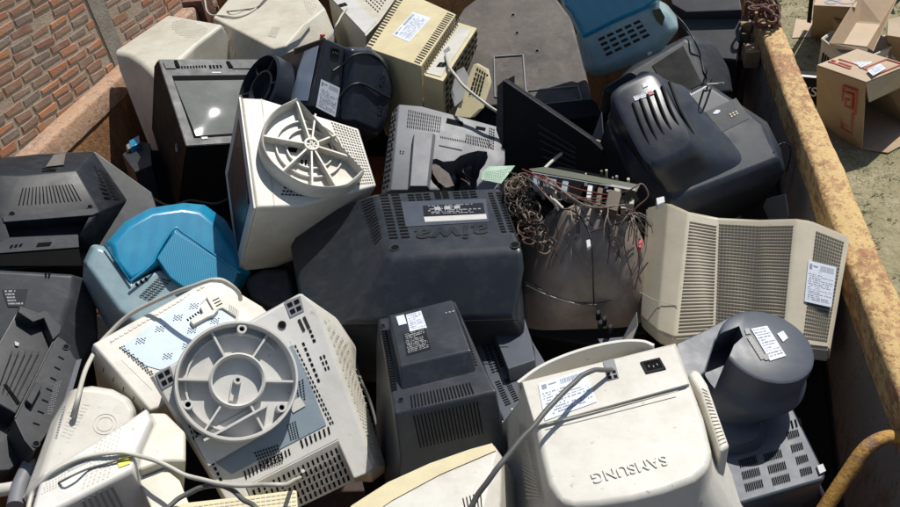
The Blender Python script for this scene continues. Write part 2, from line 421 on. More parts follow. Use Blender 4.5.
def cable(name, label, pts, r, mat, group=None, lift=1.0, cat='cable', k=8):
    """pts: (px,py) -> laid on whatever surface is there, or (px,py,z) with an absolute height below the eye"""
    dg = bpy.context.evaluated_depsgraph_get(); W = []
    for p in pts:
        if len(p) > 2: W.append(atz(p[0], p[1], p[2])); continue
        d = ray(p[0], p[1]).normalized(); hit, loc, nn, *_ = S.ray_cast(dg, CAM, d)
        W.append(loc-d*r*1.3*lift+Vector((0, 0, r*.6)))
    rj = random.Random(len(label)*7+len(pts)); W = catmull(W, 2)
    W = [q+Vector((rj.uniform(-1, 1), rj.uniform(-1, 1), rj.uniform(-.2, 1)))*r*.42 for q in W]
    o0 = W[0].copy(); bm = bmesh.new(); add_tube(bm, [q-o0 for q in catmull(W, max(4, k//2))], r, 8)
    o = bm_obj(name, bm, mat, None, 60); o.location = o0
    tag(o, label, cat, group); return o
# =================================================================== SETTING
G0 = 0.0
def plane_obj(name, pts, mat, kind='structure'):
    bm = bmesh.new(); bm.faces.new([bm.verts.new(p) for p in pts]); o = bm_obj(name, bm, mat, None, None)
    if kind: o['kind'] = kind
    return o
def m_ground():
    m, t, b = newmat('dry_grass_soil'); g = geo(t)
    c = mix(t, ramp(t, noise(t, g, 3.2, 6, .7), .38, .62), (.21, .185, .095), (.36, .31, .19))
    c = mix(t, ramp(t, noise(t, g, 45, 6, .7), .45, .7, 0, .7), c, (.13, .13, .07))
    t.links.new(c, b.inputs['Base Color']); b.inputs['Roughness'].default_value = .95
    bump(t, b, noise(t, g, 40, 6, .7), .6, .012); return m
M['ground'] = m_ground()
plane_obj('ground', [(-60, -60, 0), (60, -60, 0), (60, 120, 0), (-60, 120, 0)], 'ground')
# grass: blades over the strip of lawn beside the skip
def grass():
    rnd = random.Random(3); vs = []; fs = []; mi = []
    for i in range(130000):
        x = rnd.uniform(.55, 4.3); y = rnd.uniform(1.2, 7.2)
        if math.sin(x*5.1+1.3*math.sin(y*3.7))+math.sin(y*4.3+2*math.sin(x*2.9)) < rnd.uniform(-2.6, .6): continue
        a = rnd.uniform(0, 6.283); h = rnd.uniform(.001, .007); wd = rnd.uniform(.001, .0028); ln = rnd.uniform(.008, .026)
        dx, dy = math.cos(a), math.sin(a); b = rnd.uniform(0, 6.283); lx, ly = math.cos(b)*ln, math.sin(b)*ln
        k = len(vs)
        vs += [(x-dx*wd, y-dy*wd, .001), (x+dx*wd, y+dy*wd, .001), (x+lx*.5+dx*wd*.7, y+ly*.5+dy*wd*.7, h*.75), (x+lx, y+ly, h)]
        fs += [(k, k+1, k+2), (k, k+2, k+3)]; q = rnd.choice((0, 0, 1, 1, 2)); mi += [q, q]
    for i in range(2600):
        x0 = rnd.uniform(.6, 4.2); y0 = rnd.uniform(1.3, 7.)
        for q in range(rnd.randint(4, 12)):
            a = rnd.uniform(0, 6.283); rr_ = rnd.uniform(0, .022); x = x0+rr_*math.cos(a); y = y0+rr_*math.sin(a); ln = rnd.uniform(.006, .022); h = rnd.uniform(.003, .012); dx, dy = -math.sin(a)*.0022, math.cos(a)*.0022
            k = len(vs); vs += [(x-dx, y-dy, .001), (x+dx, y+dy, .001), (x+math.cos(a)*ln*.5+dx, y+math.sin(a)*ln*.5+dy, h), (x+math.cos(a)*ln, y+math.sin(a)*ln, h*.7)]
            fs += [(k, k+1, k+2), (k, k+2, k+3)]; m_ = rnd.choice((0, 1, 1, 2)); mi += [m_, m_]
    me = bpy.data.meshes.new('grass'); me.from_pydata(vs, [], fs)
    o = link('grass', me, None, [simple('grass_green', (.21, .22, .11), .8), simple('grass_olive', (.30, .28, .17), .8), simple('grass_straw', (.40, .36, .25), .8)])
    me.polygons.foreach_set('material_index', mi); o['kind'] = 'stuff'
grass()
# ------------------------------------------------------------------ brick wall
wd_ = ray(770, -397); wd_ = Vector((wd_.x, wd_.y, 0)).normalized(); wn_ = Vector((wd_.y, -wd_.x, 0))   # towards the skip
W0 = Vector((-1.95*1.70, 2.95*1.70, 0))
def wall():
    rnd = random.Random(11); bm = bmesh.new()
    def wp(s, z, d): return W0+wd_*s+wn_*d+Vector((0, 0, z))
    BL, BH, J, JH = .158, .045, .017, .016
    colx = None
    s_pil = ((atwall(88, 0)+atwall(117, 64))/2 if False else None)
    s0, s1 = -6.3, 7.5
    add_box8(bm, [wp(s0, 0, -.2), wp(s1, 0, -.2), wp(s1, 0, 0), wp(s0, 0, 0), wp(s0, 3.4, -.2), wp(s1, 3.4, -.2), wp(s1, 3.4, 0), wp(s0, 3.4, 0)], 0)
    for j in range(1, int(3.4/(BH+JH))):
        z = j*(BH+JH)
        if z < .15: continue
        s = s0+(j % 2)*.12+rnd.uniform(-.02, .02)
        while s < 3.6:
            L = BL*rnd.uniform(.85, 1.08)
            if rnd.random() > .03 and not (PIL[0]-.01 < s+L/2 < PIL[1]+.01):
                a, b = s, s+L
                if a < PIL[0] < b: b = PIL[0]-.01
                if a < PIL[1] < b: a = PIL[1]+.01
                d0 = rnd.uniform(-.001, .004); zz = z+rnd.uniform(-.004, .004); h = BH*rnd.uniform(.86, 1.05)
                mi = rnd.choice((1, 1, 2, 2, 3, 4, 4, 5, 6)) if rnd.random() > (.5 if s < PIL[0] and z > 1.7 else 0) else rnd.choice((5, 6, 6, 4))
                j_ = lambda: rnd.uniform(-.007, .007)
                P = [(a+j_(), zz+j_()), (b+j_(), zz+j_()), (b+j_(), zz+h+j_()), (a+j_(), zz+h+j_())]
                ins = .005
                Q = [(P[0][0]+ins, P[0][1]+ins), (P[1][0]-ins, P[1][1]+ins), (P[2][0]-ins, P[2][1]-ins), (P[3][0]+ins, P[3][1]-ins)]
                v0 = [bm.verts.new(wp(p[0], p[1], -.004)) for p in P]; v1 = [bm.verts.new(wp(q[0], q[1], d0+.004)) for q in Q]
                bm.faces.new(v1).material_index = mi
                for k in range(4): bm.faces.new((v0[k], v0[(k+1) % 4], v1[(k+1) % 4], v1[k])).material_index = mi
            s += L+J
    def brick(n, a, b_):
        m, t, b = newmat(n); g = geo(t)
        c = mix(t, ramp(t, noise(t, g, 16, 6, .7), .35, .65), a, b_)
        c = mix(t, ramp(t, noise(t, g, 8, 7, .75), .47, .62, 0, .75), c, (.38, .30, .24))
        c = mix(t, ramp(t, noise(t, g, 60, 5, .7), .58, .72, 0, .8), c, (.12, .07, .05))
        t.links.new(c, b.inputs['Base Color']); b.inputs['Roughness'].default_value = .9
        bump(t, b, noise(t, g, 80, 7, .75), 1, .006); return m
    mort, t, b = newmat('mortar'); g = geo(t)
    c = mix(t, ramp(t, noise(t, g, 5, 7, .7), .35, .65), (.47, .375, .30), (.37, .285, .225))
    c = mix(t, ramp(t, noise(t, g, 70, 5, .7), .5, .7, 0, .6), c, (.22, .17, .13))
    t.links.new(c, b.inputs['Base Color']); b.inputs['Roughness'].default_value = .95; bump(t, b, noise(t, g, 45, 8, .75), 1, .008)
    mats = [mort, brick('brick_orange', (.54, .23, .11), (.44, .18, .09)), brick('brick_red', (.44, .19, .11), (.37, .155, .09)),
            brick('brick_brown', (.31, .155, .105), (.25, .125, .09)), brick('brick_pale', (.36, .20, .13), (.28, .15, .10)), brick('brick_grey', (.32, .20, .14), (.25, .16, .12)), brick('brick_weathered', (.26, .20, .165), (.19, .14, .12))]
    bmesh.ops.recalc_face_normals(bm, faces=bm.faces)
    o = bm_obj('brick_wall', bm, mats, None, None)
    tag(o, 'weathered red brick wall with thick mortar joints behind the rusty left rail of the skip', 'wall')
def wall_s(px, py):
    d = ray(px, py); t = (W0-CAM).dot(wn_)/d.dot(wn_); q = CAM+d*t; return (q-W0).dot(wd_), q.z
_a = wall_s(94, 0)[0]; _b = wall_s(118, 55)[0]; _m = (_a+_b)/2
PIL = (_m-.07, _m+.07)
wall()
bm = bmesh.new(); _p = lambda s, z, d: W0+wd_*s+wn_*d+Vector((0, 0, z))
add_box8(bm, [_p(PIL[0], 0, .001), _p(PIL[1], 0, .001), _p(PIL[1], 0, .010), _p(PIL[0], 0, .010), _p(PIL[0], 3.4, .001), _p(PIL[1], 3.4, .001), _p(PIL[1], 3.4, .010), _p(PIL[0], 3.4, .010)])
mm, t, b = newmat('concrete'); g = geo(t)
t.links.new(mix(t, ramp(t, noise(t, g, 9, 6, .7), .35, .65), (.30, .27, .23), (.22, .19, .165)), b.inputs['Base Color']); b.inputs['Roughness'].default_value = .9
bump(t, b, noise(t, g, 50, 6, .7), 1, .008); M['concrete'] = mm
tag(bm_obj('concrete_pillar', bm, 'concrete', None, None), 'narrow grey concrete pillar set in the brick wall', 'pillar')
# ------------------------------------------------------------------ the skip
XL, XR, YN, YF, ZT, ZB = -1.69, .455, -.35, 3.05, 1.25, .15
sk = bpy.data.objects.new('skip_container', None); COL.objects.link(sk); sk.location = (0, 0, 0)
tag(sk, 'rusty steel skip with yellow right rail filled with old monitors and televisions', 'skip')
bm = bmesh.new(); add_box(bm, ((XL+XR)/2, (YN+YF)/2, ZB-.02), (XR-XL-.004, YF-YN-.004, .04)); bm_obj('floor_panel', bm, 'floor', sk, None)
def plate_wall(name, a, b, mat, ribs=0):
    bm = bmesh.new(); add_box(bm, ((a[0]+b[0])/2, (a[1]+b[1])/2, (a[2]+b[2])/2), (b[0]-a[0], b[1]-a[1], b[2]-a[2])); return bm_obj(name, bm, mat, sk, None)
plate_wall('side_panel', (XL-.014, YN, ZB-.1), (XL-.002, YF, ZT-.07), 'wallL')
plate_wall('side_panel', (XR+.002, YN, ZB-.1), (XR+.014, YF, ZT-.07), 'wallR')
plate_wall('end_panel', (XL, YF+.002, ZB-.1), (XR, YF+.014, ZT-.02), 'wallL')
plate_wall('end_panel', (XL, YN-.014, ZB-.1), (XR, YN-.002, ZT-.02), 'wallL')
def rail(name, x0, x1, y0, y1, mat, seed, h=.07):
    rnd = random.Random(seed); bm = bmesh.new(); n = 90; rows = []; ph = rnd.uniform(0, 9)
    for i in range(n+1):
        y = y0+(y1-y0)*i/n
        wv = .0010*math.sin(i*.31+ph)+.0006*math.sin(i*.93+ph)+rnd.uniform(-.0008, .0008)
        pr = [(x0, ZT-h), (x0, ZT-.01), (x0+.004, ZT-.003), (x0+.011, ZT), (x1-.011, ZT), (x1-.004, ZT-.003), (x1, ZT-.01), (x1, ZT-h)]
        rows.append([bm.verts.new((x+wv, y, z+wv*.6+rnd.uniform(-.0006, .0006))) for x, z in pr])
    for a, b in zip(rows, rows[1:]):
        for k in range(8): bm.faces.new((a[k], a[(k+1) % 8], b[(k+1) % 8], b[k]))
    bm.faces.new(rows[0]); bm.faces.new(rows[-1][::-1])
    return bm_obj(name, bm, mat, sk, 50)
rail('top_rail', XR-.004, XR+.062, YN-.06, 2.48, 'railY', 1)
rail('top_rail', XR-.012, XR+.050, 2.60, YF+.06, 'railY', 5)
rail('top_rail', XL-.068, XL+.004, YN-.06, 2.86, 'railR', 2)
plate_wall('corner_post', (XL-.06, 2.87, ZB), (XL+.03, 2.96, ZT+.02), 'chain')
plate_wall('wall_rib', (XL, 2.22, ZB), (XL+.05, 2.29, ZT-.072), 'wallL')
plate_wall('wall_rib', (XR-.035, 1.78+.72, ZB), (XR, 1.86+.72, ZT-.09), 'wallR')
# handles (bent pipes) and chain
def pipe(name, P, r, mat):
    bm = bmesh.new(); add_tube(bm, catmull(P, 10), r, 14); o = bm_obj(name, bm, mat, sk, 60); return o
a = atz(905, 437, -1.06)
pipe('bent_handle', [atz(930, 440, -1.05), atz(903, 438, -1.05), atz(885, 438, -1.05), atz(866, 449, -1.06), atz(845, 478, -1.10), atz(822, 513, -1.15), atz(800, 545, -1.2)], .0115, 'pipe')
pipe('bent_handle', [atz(752, 28, -1.05), atz(742, 27, -1.05), atz(733, 27, -1.06), atz(725, 37, -1.09), atz(718, 62, -1.2)], .018, 'pipeb')
bm = bmesh.new(); add_box(bm, (XR-.025, 2.30, ZT-.075), (.04, .07, .05)); bm_obj('hinge_block', bm, 'pipeb', sk, None)
ch = bpy.data.objects.new('chain', None); COL.objects.link(ch); ch.location = atz(762, 15, -.98)
tag(ch, 'heap of rusty chain links lying on the yellow rail by the upper bent pipe', 'chain')
rnd = random.Random(5); bm = bmesh.new()
for i in range(26):
    rot = Matrix.Rotation(rnd.uniform(0, 3), 3, 'Z') @ Matrix.Rotation(rnd.uniform(.0, 1.5), 3, 'X')
    c = Vector((rnd.uniform(-.03, .035), rnd.uniform(-.075, .075), rnd.uniform(-.02, .045))); L = []
    for k in range(17):
        an = 2*math.pi*k/16; L.append(c+rot @ Vector((.013*math.cos(an), .012*math.sin(an)+(.012 if math.sin(an) > 0 else -.012), 0)))
    add_tube(bm, L, .0042, 6)
bm_obj('links', bm, 'chain', ch, 60)
# =================================================================== CARDBOARD BOXES on the lawn
def board(T, name, Q, mat='card', th=.005, parent=None): return T.slab(name, Q, 0, mat, th, -th/2, 0, parent)
zg = -2.25
def upquad(T, a, b, h):   # vertical board from local pts a,b up by h
    return [a, b, b+Vector((0, 0, h)), a+Vector((0, 0, h))]
# big box with logo, open side to the right
T = Thing('cardboard_box', 'large brown cardboard box with red printed logo and white labels, open to the right', 'box', (862, 150), zg, UP, (905, 128), 'cardboard boxes dumped on the lawn')
L0 = T.P(817, 122); F0 = T.P(862, 150); R0 = T.P(912, 127); B0 = L0+(R0-F0); H = .42
tl, tf, tr, tb = [T.P(x, y, d) for x, y, d in ((817, 66, H), (866, 83, H-.02), (908, 66, H), (857, 50, H+.01))]
board(T, 'side_wall', [F0, L0, tl, tf]); board(T, 'back_wall', [L0, B0, tb, tl]); board(T, 'rear_wall', [B0, R0, tr, tb]); 
T.slab('box_top', [tl, tf, tr, tb], 0, 'card_lit', .006, .001); board(T, 'bottom_panel', [L0+UP*.004, F0+UP*.004, R0+UP*.004, B0+UP*.004])
fl = [tf, tr, T.P(899, 88, H-.13), T.P(869, 102, H-.12)]; board(T, 'open_flap', fl, 'card_lit')
fl = [F0+Vector((0, 0, .006)), R0+Vector((0, 0, .006)), T.P(916, 138, .01), T.P(888, 153, .008)]; board(T, 'open_flap', fl)
T.label([(851, 61, H+.006), (862, 57, H+.006), (872, 63, H+.006), (861, 68, H+.006)], 0, 'white', 3, 4, .003, False, name='shipping_label')
T.label([(867, 71, H+.006), (880, 64, H+.006), (886, 69, H+.006), (873, 76, H+.004)], 0, 'white', 3, 5, .003, False, name='shipping_label')
# red print on side: nested square G and L
q = [F0.lerp(L0, .12), F0.lerp(L0, .42)]
def sidept(u, v): return (F0.lerp(L0, u)).lerp(tf.lerp(tl, u), v)
bm = bmesh.new(); nn = (L0-F0).cross(tf-F0).normalized(); nn = nn if nn.dot(T.mi @ (CAM-T.o)-F0) > 0 else -nn
def mark(u0, v0, u1, v1):
    u0, u1 = .52-u0, .52-u1
    c = [sidept(u0, v0), sidept(u1, v0), sidept(u1, v1), sidept(u0, v1)]; add_box8(bm, [p-nn*.006 for p in c]+[p+nn*.02 for p in c])
for a_ in ((.12, .86, .40, .885), (.12, .20, .145, .86), (.375, .52, .40, .86), (.12, .2, .36, .225), (.34, .2, .36, .52),
           (.18, .78, .34, .81), (.31, .58, .34, .78), (.18, .58, .31, .61), (.18, .58, .21, .71), (.21, .69, .26, .71),
           (.18, .28, .21, .50), (.21, .28, .30, .31), (.28, .28, .30, .40)): mark(*a_)
bm_obj('printed_logo', bm, 'redink', T.e, None)
bm = bmesh.new()
def topmark(u0, v0, u1, v1):
    P_ = lambda u, v: tl.lerp(tf, u).lerp(tb.lerp(tr, u), v); c = [P_(u0, v0), P_(u1, v0), P_(u1, v1), P_(u0, v1)]
    add_box8(bm, [p+Vector((0, 0, -.006)) for p in c]+[p+Vector((0, 0, .0125)) for p in c])
for a_ in ((.05, .2, .5, .24), (.05, .28, .12, .32), (.2, .28, .45, .32), (.62, .35, .65, .95), (.92, .35, .95, .95), (.65, .35, .92, .38), (.65, .92, .92, .95), (.1, .40, .5, .43)): topmark(*a_)
bm_obj('printed_marks', bm, 'redink', T.e, None)
# white basket
T = Thing('plastic_basket', 'white plastic basket with dark lettering standing between the cardboard boxes', 'basket', (868, 55), zg+.22, UP, (892, 45))
rim = [T.P(*p) for p in ((822, 39), (840, 54), (868, 58), (891, 47), (888, 38), (862, 30), (832, 32))]
lo = [Vector((p.x*.88+.0, p.y*.88+.03, -.22)) for p in rim]
bm = bmesh.new(); a_ = [bm.verts.new(p) for p in rim]; b_ = [bm.verts.new(p) for p in lo]; k = len(rim)
c0 = sum(rim, Vector())/k; c_ = [bm.verts.new(c0+(p-c0)*.94) for p in rim]; d_ = [bm.verts.new(Vector((c0.x+(p.x-c0.x)*.94, c0.y+(p.y-c0.y)*.94, -.21))) for p in lo]
for i in range(k):
    j = (i+1) % k; bm.faces.new((a_[i], a_[j], b_[j], b_[i])); bm.faces.new((a_[i], a_[j], c_[j], c_[i])); bm.faces.new((c_[i], c_[j], d_[j], d_[i]))
bm.faces.new(b_); bm.faces.new(d_); bm_obj('basket_body', bm, 'grey', T.e, None)
bm = bmesh.new(); add_tube(bm, rim+[rim[0]], .008, 8); bm_obj('rim', bm, 'white', T.e, 60)
for i in (0, 1, 2):
    q0, q1 = rim[i], rim[i+1]; w0, w1 = lo[i], lo[i+1]
    Q = [q0.lerp(w0, .25), q1.lerp(w1, .25), q1.lerp(w1, .75), q0.lerp(w0, .75)]
    T.slots('side_slots', Q, 0, 5, 1, .55, .8, 'void', .004, (.15, .85))
# open box in the basket
T = Thing('cardboard_box', 'open empty cardboard box tipped inside the white basket, its inside facing up', 'box', (868, 51), zg+.27, UP, (886, 27), 'cardboard boxes dumped on the lawn')
f0, f1, f2, f3 = [T.P(*p, 0) for p in ((843, 44), (867, 47), (883, 25), (856, 23))]
g0, g1, g2, g3 = T.P(829, 43, .06), T.P(873, 51, .02), T.P(898, -4, .08), T.P(859, -6, .11)
board(T, 'bottom_panel', [f0, f1, f2, f3], 'card_lit'); board(T, 'side_wall', [f0, f3, g3, g0], 'card'); board(T, 'side_wall', [f1, f2, g2, g1], 'card'); board(T, 'back_wall', [f3, f2, g2, g3], 'card')
board(T, 'front_lip', [g0, T.P(868, 48, .012), T.P(867, 52, -.005), T.P(831, 48, .03)], 'card_lit')
# box behind left
T = Thing('cardboard_box', 'tall cardboard box farthest left on the grass with printed rings on top', 'box', (812, 37), zg, UP, (850, 38), 'cardboard boxes dumped on the lawn')
a0, a1 = T.P(812, 38), T.P(851, 39); dy = T.P(853, 18)-T.P(850, 39); hh = .36
A = [a0, a1, a1+dy, a0+dy]; Bt = [T.P(814, 6, hh), T.P(855, 8, hh), T.P(860, -9, hh), T.P(818, -9, hh)]
for i in range(4): board(T, ('front_wall', 'side_wall', 'back_wall', 'side_wall')[i], [A[i], A[(i+1) % 4], Bt[(i+1) % 4], Bt[i]])
T.slab('box_top', Bt, 0, 'card_lit', .005, .001)
board(T, 'open_flap', [T.P(811, 37, .006), T.P(792, 38, .004), T.P(796, 19, .004), T.P(812, 21, .006)], 'card_lit')
T.slab('painted_gap_shade', [T.P(807, 22, .05), T.P(811, 23, .05), T.P(814, -6, hh), T.P(810, -8, hh)], 0, 'void', .002)  # black sheet painting the shade in the slit beside the box
bm = bmesh.new()
for px, py, rr in ((831, 2, .035), (846, 1, .05)):
    add_ring(bm, [(rr, 0), (rr*.65, 0), (rr*.65, .0015), (rr, .0015)], 24, T.P(px, py, hh+.007), None, .5, 5.8)
bm_obj('printed_rings', bm, 'ink', T.e, None)
# small box behind basket
T = Thing('cardboard_box', 'small cardboard box wedged between the tall ringed box and the white basket', 'box', (838, 36), zg+.02, UP, (856, 33), 'cardboard boxes dumped on the lawn')
hh = .2; A = [T.P(829, 32), T.P(839, 40), T.P(860, 36), T.P(850, 26)]; Bt = [T.P(828, 14, hh+.04), T.P(839, 26, hh), T.P(858, 10, hh), T.P(848, 9, hh)]
for i in range(4): board(T, ('side_wall', 'front_wall', 'side_wall', 'back_wall')[i], [A[i], A[(i+1) % 4], Bt[(i+1) % 4], Bt[i]], 'card_lit' if i == 1 else 'card')
T.slab('box_top', Bt, 0, 'card_lit', .004, .001)
# right box
T = Thing('cardboard_box', 'cardboard box with sloping lid at the right edge behind the logo box', 'box', (892, 66), zg, UP, (925, 60), 'cardboard boxes dumped on the lawn')
hh = .33; A = [T.P(888, 62), T.P(893, 68), T.P(940, 66), T.P(935, 45)]; Bt = [T.P(888, 20, hh), T.P(887, 36, hh-.03), T.P(940, 44, hh-.03), T.P(940, 8, hh+.05)]
for i in range(4): board(T, ('side_wall', 'front_wall', 'side_wall', 'back_wall')[i], [A[i], A[(i+1) % 4], Bt[(i+1) % 4], Bt[i]])
T.slab('box_top', Bt, 0, 'card_lit', .005, .001)
T.label([(892, 53, .14), (912, 55, .14), (912, 68, .02), (892, 66, .02)], 0, 'white', 3, 8, .012, False, name='shipping_label')
for lab_, P0, hh in (('cardboard box behind the tipped open box, its long flap folded outward', [(872, -6), (905, -4), (906, -22), (874, -24)], .34),):
    T = Thing('cardboard_box', lab_, 'box', P0[0], zg, UP, P0[1], 'cardboard boxes dumped on the lawn')
    A = T.pts(0, P0); Bt = [p+Vector((0, 0, hh)) for p in A]
    for i in range(4): board(T, ('front_wall', 'side_wall', 'back_wall', 'side_wall')[i], [A[i], A[(i+1) % 4], Bt[(i+1) % 4], Bt[i]])
    out = (A[0]-A[3]).normalized()*.16; board(T, 'open_flap', [Bt[0], Bt[1], Bt[1]+out+Vector((0, 0, -.06)), Bt[0]+out+Vector((0, 0, -.08))], 'card_lit')
# black carton
T = Thing('carton', 'black carton with white lettering lying beside the rail and the logo box', 'carton', (797, 97), zg, UP, (825, 98))
hh = .16; T.loft('carton_body', [(hh, [(790, 76), (822, 79), (824, 72), (788, 70)]), (0, [(790, 104), (822, 106), (824, 96), (788, 94)])], 'black', .004, 1)
T.slab('white_edge', [(790, 76, hh), (822, 79, hh), (822, 77, hh), (790, 74, hh)], 0, 'white2', .003, .001)
Q = T.quad([(799, 88, .09), (816, 90, .09)]); 
o = T.text('SYS', (808, 89, .0), (820, 90, .0), .075, 0, .002, 'white2'); 
fr = (T.P(790, 76, hh), T.P(822, 79, hh), T.P(822, 106, 0), T.P(790, 104, 0))
nx = (fr[1]-fr[0]).normalized(); ny = (fr[0]-fr[3]).normalized(); nz = nx.cross(ny); nz = nz if nz.dot(T.mi @ (CAM-T.o)-fr[0]) > 0 else -nz
o.matrix_local = Matrix.Translation((fr[0]+fr[1]+fr[2]+fr[3])/4+nz*.003) @ Matrix((nx, nz.cross(nx), nz)).transposed().to_4x4()
# =================================================================== THE HEAP
GM = 'old monitors and televisions heaped in the skip'
def mon(label, O, z, N=UP, A=None, name='crt_monitor', cat='monitor', group=GM): return Thing(name, label, cat, O, z, N, A, group)
# ---- swivel base parts in local space: centre c, axis +z
def swivel(T, c, R0_, h, mat, nrib=6, hub=.45, seed=0, rotz=0, parentname='swivel_base', base_d=0., flat=False):
    e = T.e; bm = bmesh.new()
    add_ring(bm, [(R0_, base_d), (R0_, base_d+h*.85), (R0_*.985, base_d+h), (R0_*.95, base_d+h), (R0_*.93, base_d+h*.8), (R0_*.93, base_d)], 72, c)
    add_disc(bm, R0_*.94, base_d+h*.18, 72, c)
    add_ring(bm, [(R0_*.83, base_d+h*.18), (R0_*.83, base_d+h*.42), (R0_*.80, base_d+h*.42), (R0_*.80, base_d+h*.18)], 60, c, None, .2, 4.0)
    o = bm_obj(parentname, bm, mat, e, 40)
    bm = bmesh.new()
    add_ring(bm, [(R0_*hub, base_d+h*.18), (R0_*hub, base_d+h*.80), (R0_*(hub-.03), base_d+h*.88), (R0_*(hub-.06), base_d+h*.80), (R0_*(hub-.06), base_d+h*.18)], 48, c)
    add_disc(bm, R0_*(hub-.05), base_d+h*.30, 40, c)
    add_ring(bm, [(R0_*.07, base_d+h*.3), (R0_*.07, base_d+h*.9), (R0_*.035, base_d+h*.9), (R0_*.035, base_d+h*.3)], 20, c)
    bm_obj('hub', bm, mat, o, 40)
    for k in range(nrib):
        bm = bmesh.new(); a = rotz+2*math.pi*k/nrib; r3 = Matrix.Rotation(a, 3, 'Z'); r0, r1 = R0_*hub, R0_*.94
        add_box(bm, c+r3 @ Vector(((r0+r1)/2, 0, base_d+h*.46)), (r1-r0, .0035, h*.56), r3); bm_obj('rib', bm, mat, o, None)
    for k in range(3):
        a = rotz+.5+2*math.pi*k/3; p = c+Vector((R0_*.86*math.cos(a), R0_*.86*math.sin(a), 0)); bm = bmesh.new()
        add_ring(bm, [(.008, base_d+h*.2), (.008, base_d+h*.95), (.0045, base_d+h*.95), (.0045, base_d+h*.2)], 20, p); add_disc(bm, .0045, base_d+h*.6, 16, p, 1)
        bm_obj('foot_boss', bm, [mat, 'void'], o, 40)
    return o
# ============ T: centre television ============
T = mon('big charcoal television back with moulded lettering upside down, in the centre of the heap', (388, 256), -.92, UP, (523, 248), 'television', 'television')
T.loft('back_cover', [(0, [(388, 257), (524, 249), (501, 186), (374, 193)]), (-.03, [(378, 280), (525, 272), (505, 200), (350, 201)]), (-.092, [(343, 324), (517, 319), (512, 225), (293, 225)]), (-.125, [(303, 328), (524, 330), (520, 236), (288, 232)]), ('g', -.30, 1, 1, 0, 0)], 'gloss', .014, 4)
pq = [(374, 193), (501, 186), (524, 249), (388, 257)]
T.slots('vent', pq, 0, 2, 15, .72, .5, 'void', u=(.03, .21), v=(.03, .76))
T.slots('vent', pq, 0, 2, 16, .62, .5, 'void', u=(.87, .99), v=(.10, .76))
T.slots('vent', pq, 0, 3, 3, .8, .55, 'void', u=(.255, .44), v=(.05, .185)); T.slots('vent', pq, 0, 3, 3, .8, .55, 'void', u=(.61, .80), v=(.05, .185))
T.slots('vent', pq, 0, 2, 1, .8, .9, 'void', u=(.465, .585), v=(.02, .17))
T.slots('vent_ribs', [(350, 201, -.03), (374, 193), (388, 257), (378, 280, -.03)], 0, 1, 15, .8, .22, 'black', u=(.35, .98), v=(.05, .7))
T.slab('label_plate', [(401, 202), (486, 199), (489, 222), (406, 227)], 0, 'slate', .0006, .0004)
T.label([(423, 206), (483, 203), (485, 214), (424, 216)], .0012, 'black', 4, 3, barcode=False); T.slab('label_strip', [(424, 217), (486, 214), (487, 219), (425, 222)], .0012, 'grey', .0004); T.slots('warning_marks', [(432, 207), (462, 205), (462, 209), (433, 211)], .0018, 3, 1, .6, .8, 'silver')
T.text('aiwa', (451, 233), (400, 237), .066, .0, .0015, 'char', 'moulded_lettering', 1.25, bold=.0012)
T.hole((395, 248), 0, .0085); T.hole((515, 245), 0, .0085)
bm = bmesh.new(); add_tube(bm, T.pts(-.092, [(343, 325), (430, 322), (517, 320)]), .0012, 5); bm_obj('seam', bm, 'black', T.e, 60)
for p in ((310, 240, -.095), (300, 300, -.10)): T.hole((p[0], p[1]), p[2]+.004, .006)
# ============ S: white monitor bottom right ============
T = mon('off white monitor back with raised upside down brand lettering at the bottom edge', (520, 382), -.88, UP, (676, 343))
lay0 = [(520, 383), (676, 343), (691, 383), (703, 415), (712, 452), (708, 467), (695, 479), (664, 491), (633, 499), (600, 504), (573, 506), (559, 501), (548, 484), (541, 455), (535, 425)]
T.loft('back_cover', [(0, lay0), ('g', -.05, 1.05, 1.07, 0, .0), ('g', -.16, 1.30, 1.32, .01, .0), ('g', -.30, 1.40, 1.42, .01, .01)], 'white', .009, 3, bevang=20)
T.loft('socket_shelf', [(.008, [(522, 382), (673, 345), (688, 384), (535, 426)]), (.0, [(520, 383), (676, 343), (691, 385), (535, 428)])], 'white', .002, 2)
T.label([(538, 384), (585, 370), (597, 402), (545, 421)], .0085, 'white', 6, 11)
T.slab('video_connector', [(603, 362), (614, 359), (619, 378), (608, 381)], .0082, 'mid', .001, .0005); T.slots('pins', [(605, 372), (616, 369), (619, 378), (608, 381)], .0095, 2, 2, .6, .6, 'void')
T.socket((653, 366), .0085, .024, .017, (640, 369))
bm = bmesh.new(); add_tube(bm, [T.P(547, 424, .0082), T.P(600, 411, .0082), T.P(678, 391, .0082)], .0008, 5); bm_obj('seam', bm, 'beige', T.e, 60)
T.text('SAMSUNG', (629, 469), (570, 484), .0225, .0003, .0014, 'white', 'raised_lettering', 1.0, bold=0)
r3 = T.rows
def arcband(T, name, pts, d0, d1, mat, th=.004):
    bm = bmesh.new(); P_ = [T.P(x, y, d0) for x, y in pts]; P_ = catmull(P_, 6); dn = Vector((0, 0, d1-d0)); c = sum(P_, Vector())/len(P_)
    n = []; 
    for i, p in enumerate(P_):
        t_ = (P_[min(i+1, len(P_)-1)]-P_[max(0, i-1)]); t_.z = 0; nn_ = Vector((-t_.y, t_.x, 0)).normalized()*th
        n.append([bm.verts.new(p), bm.verts.new(p+nn_), bm.verts.new(p+nn_+dn), bm.verts.new(p+dn)])
    for a, b in zip(n, n[1:]):
        for k in range(4): bm.faces.new((a[k], a[(k+1) % 4], b[(k+1) % 4], b[k]))
    bm.faces.new(n[0]); bm.faces.new(n[-1][::-1]); return bm_obj(name, bm, mat, T.e, 50)
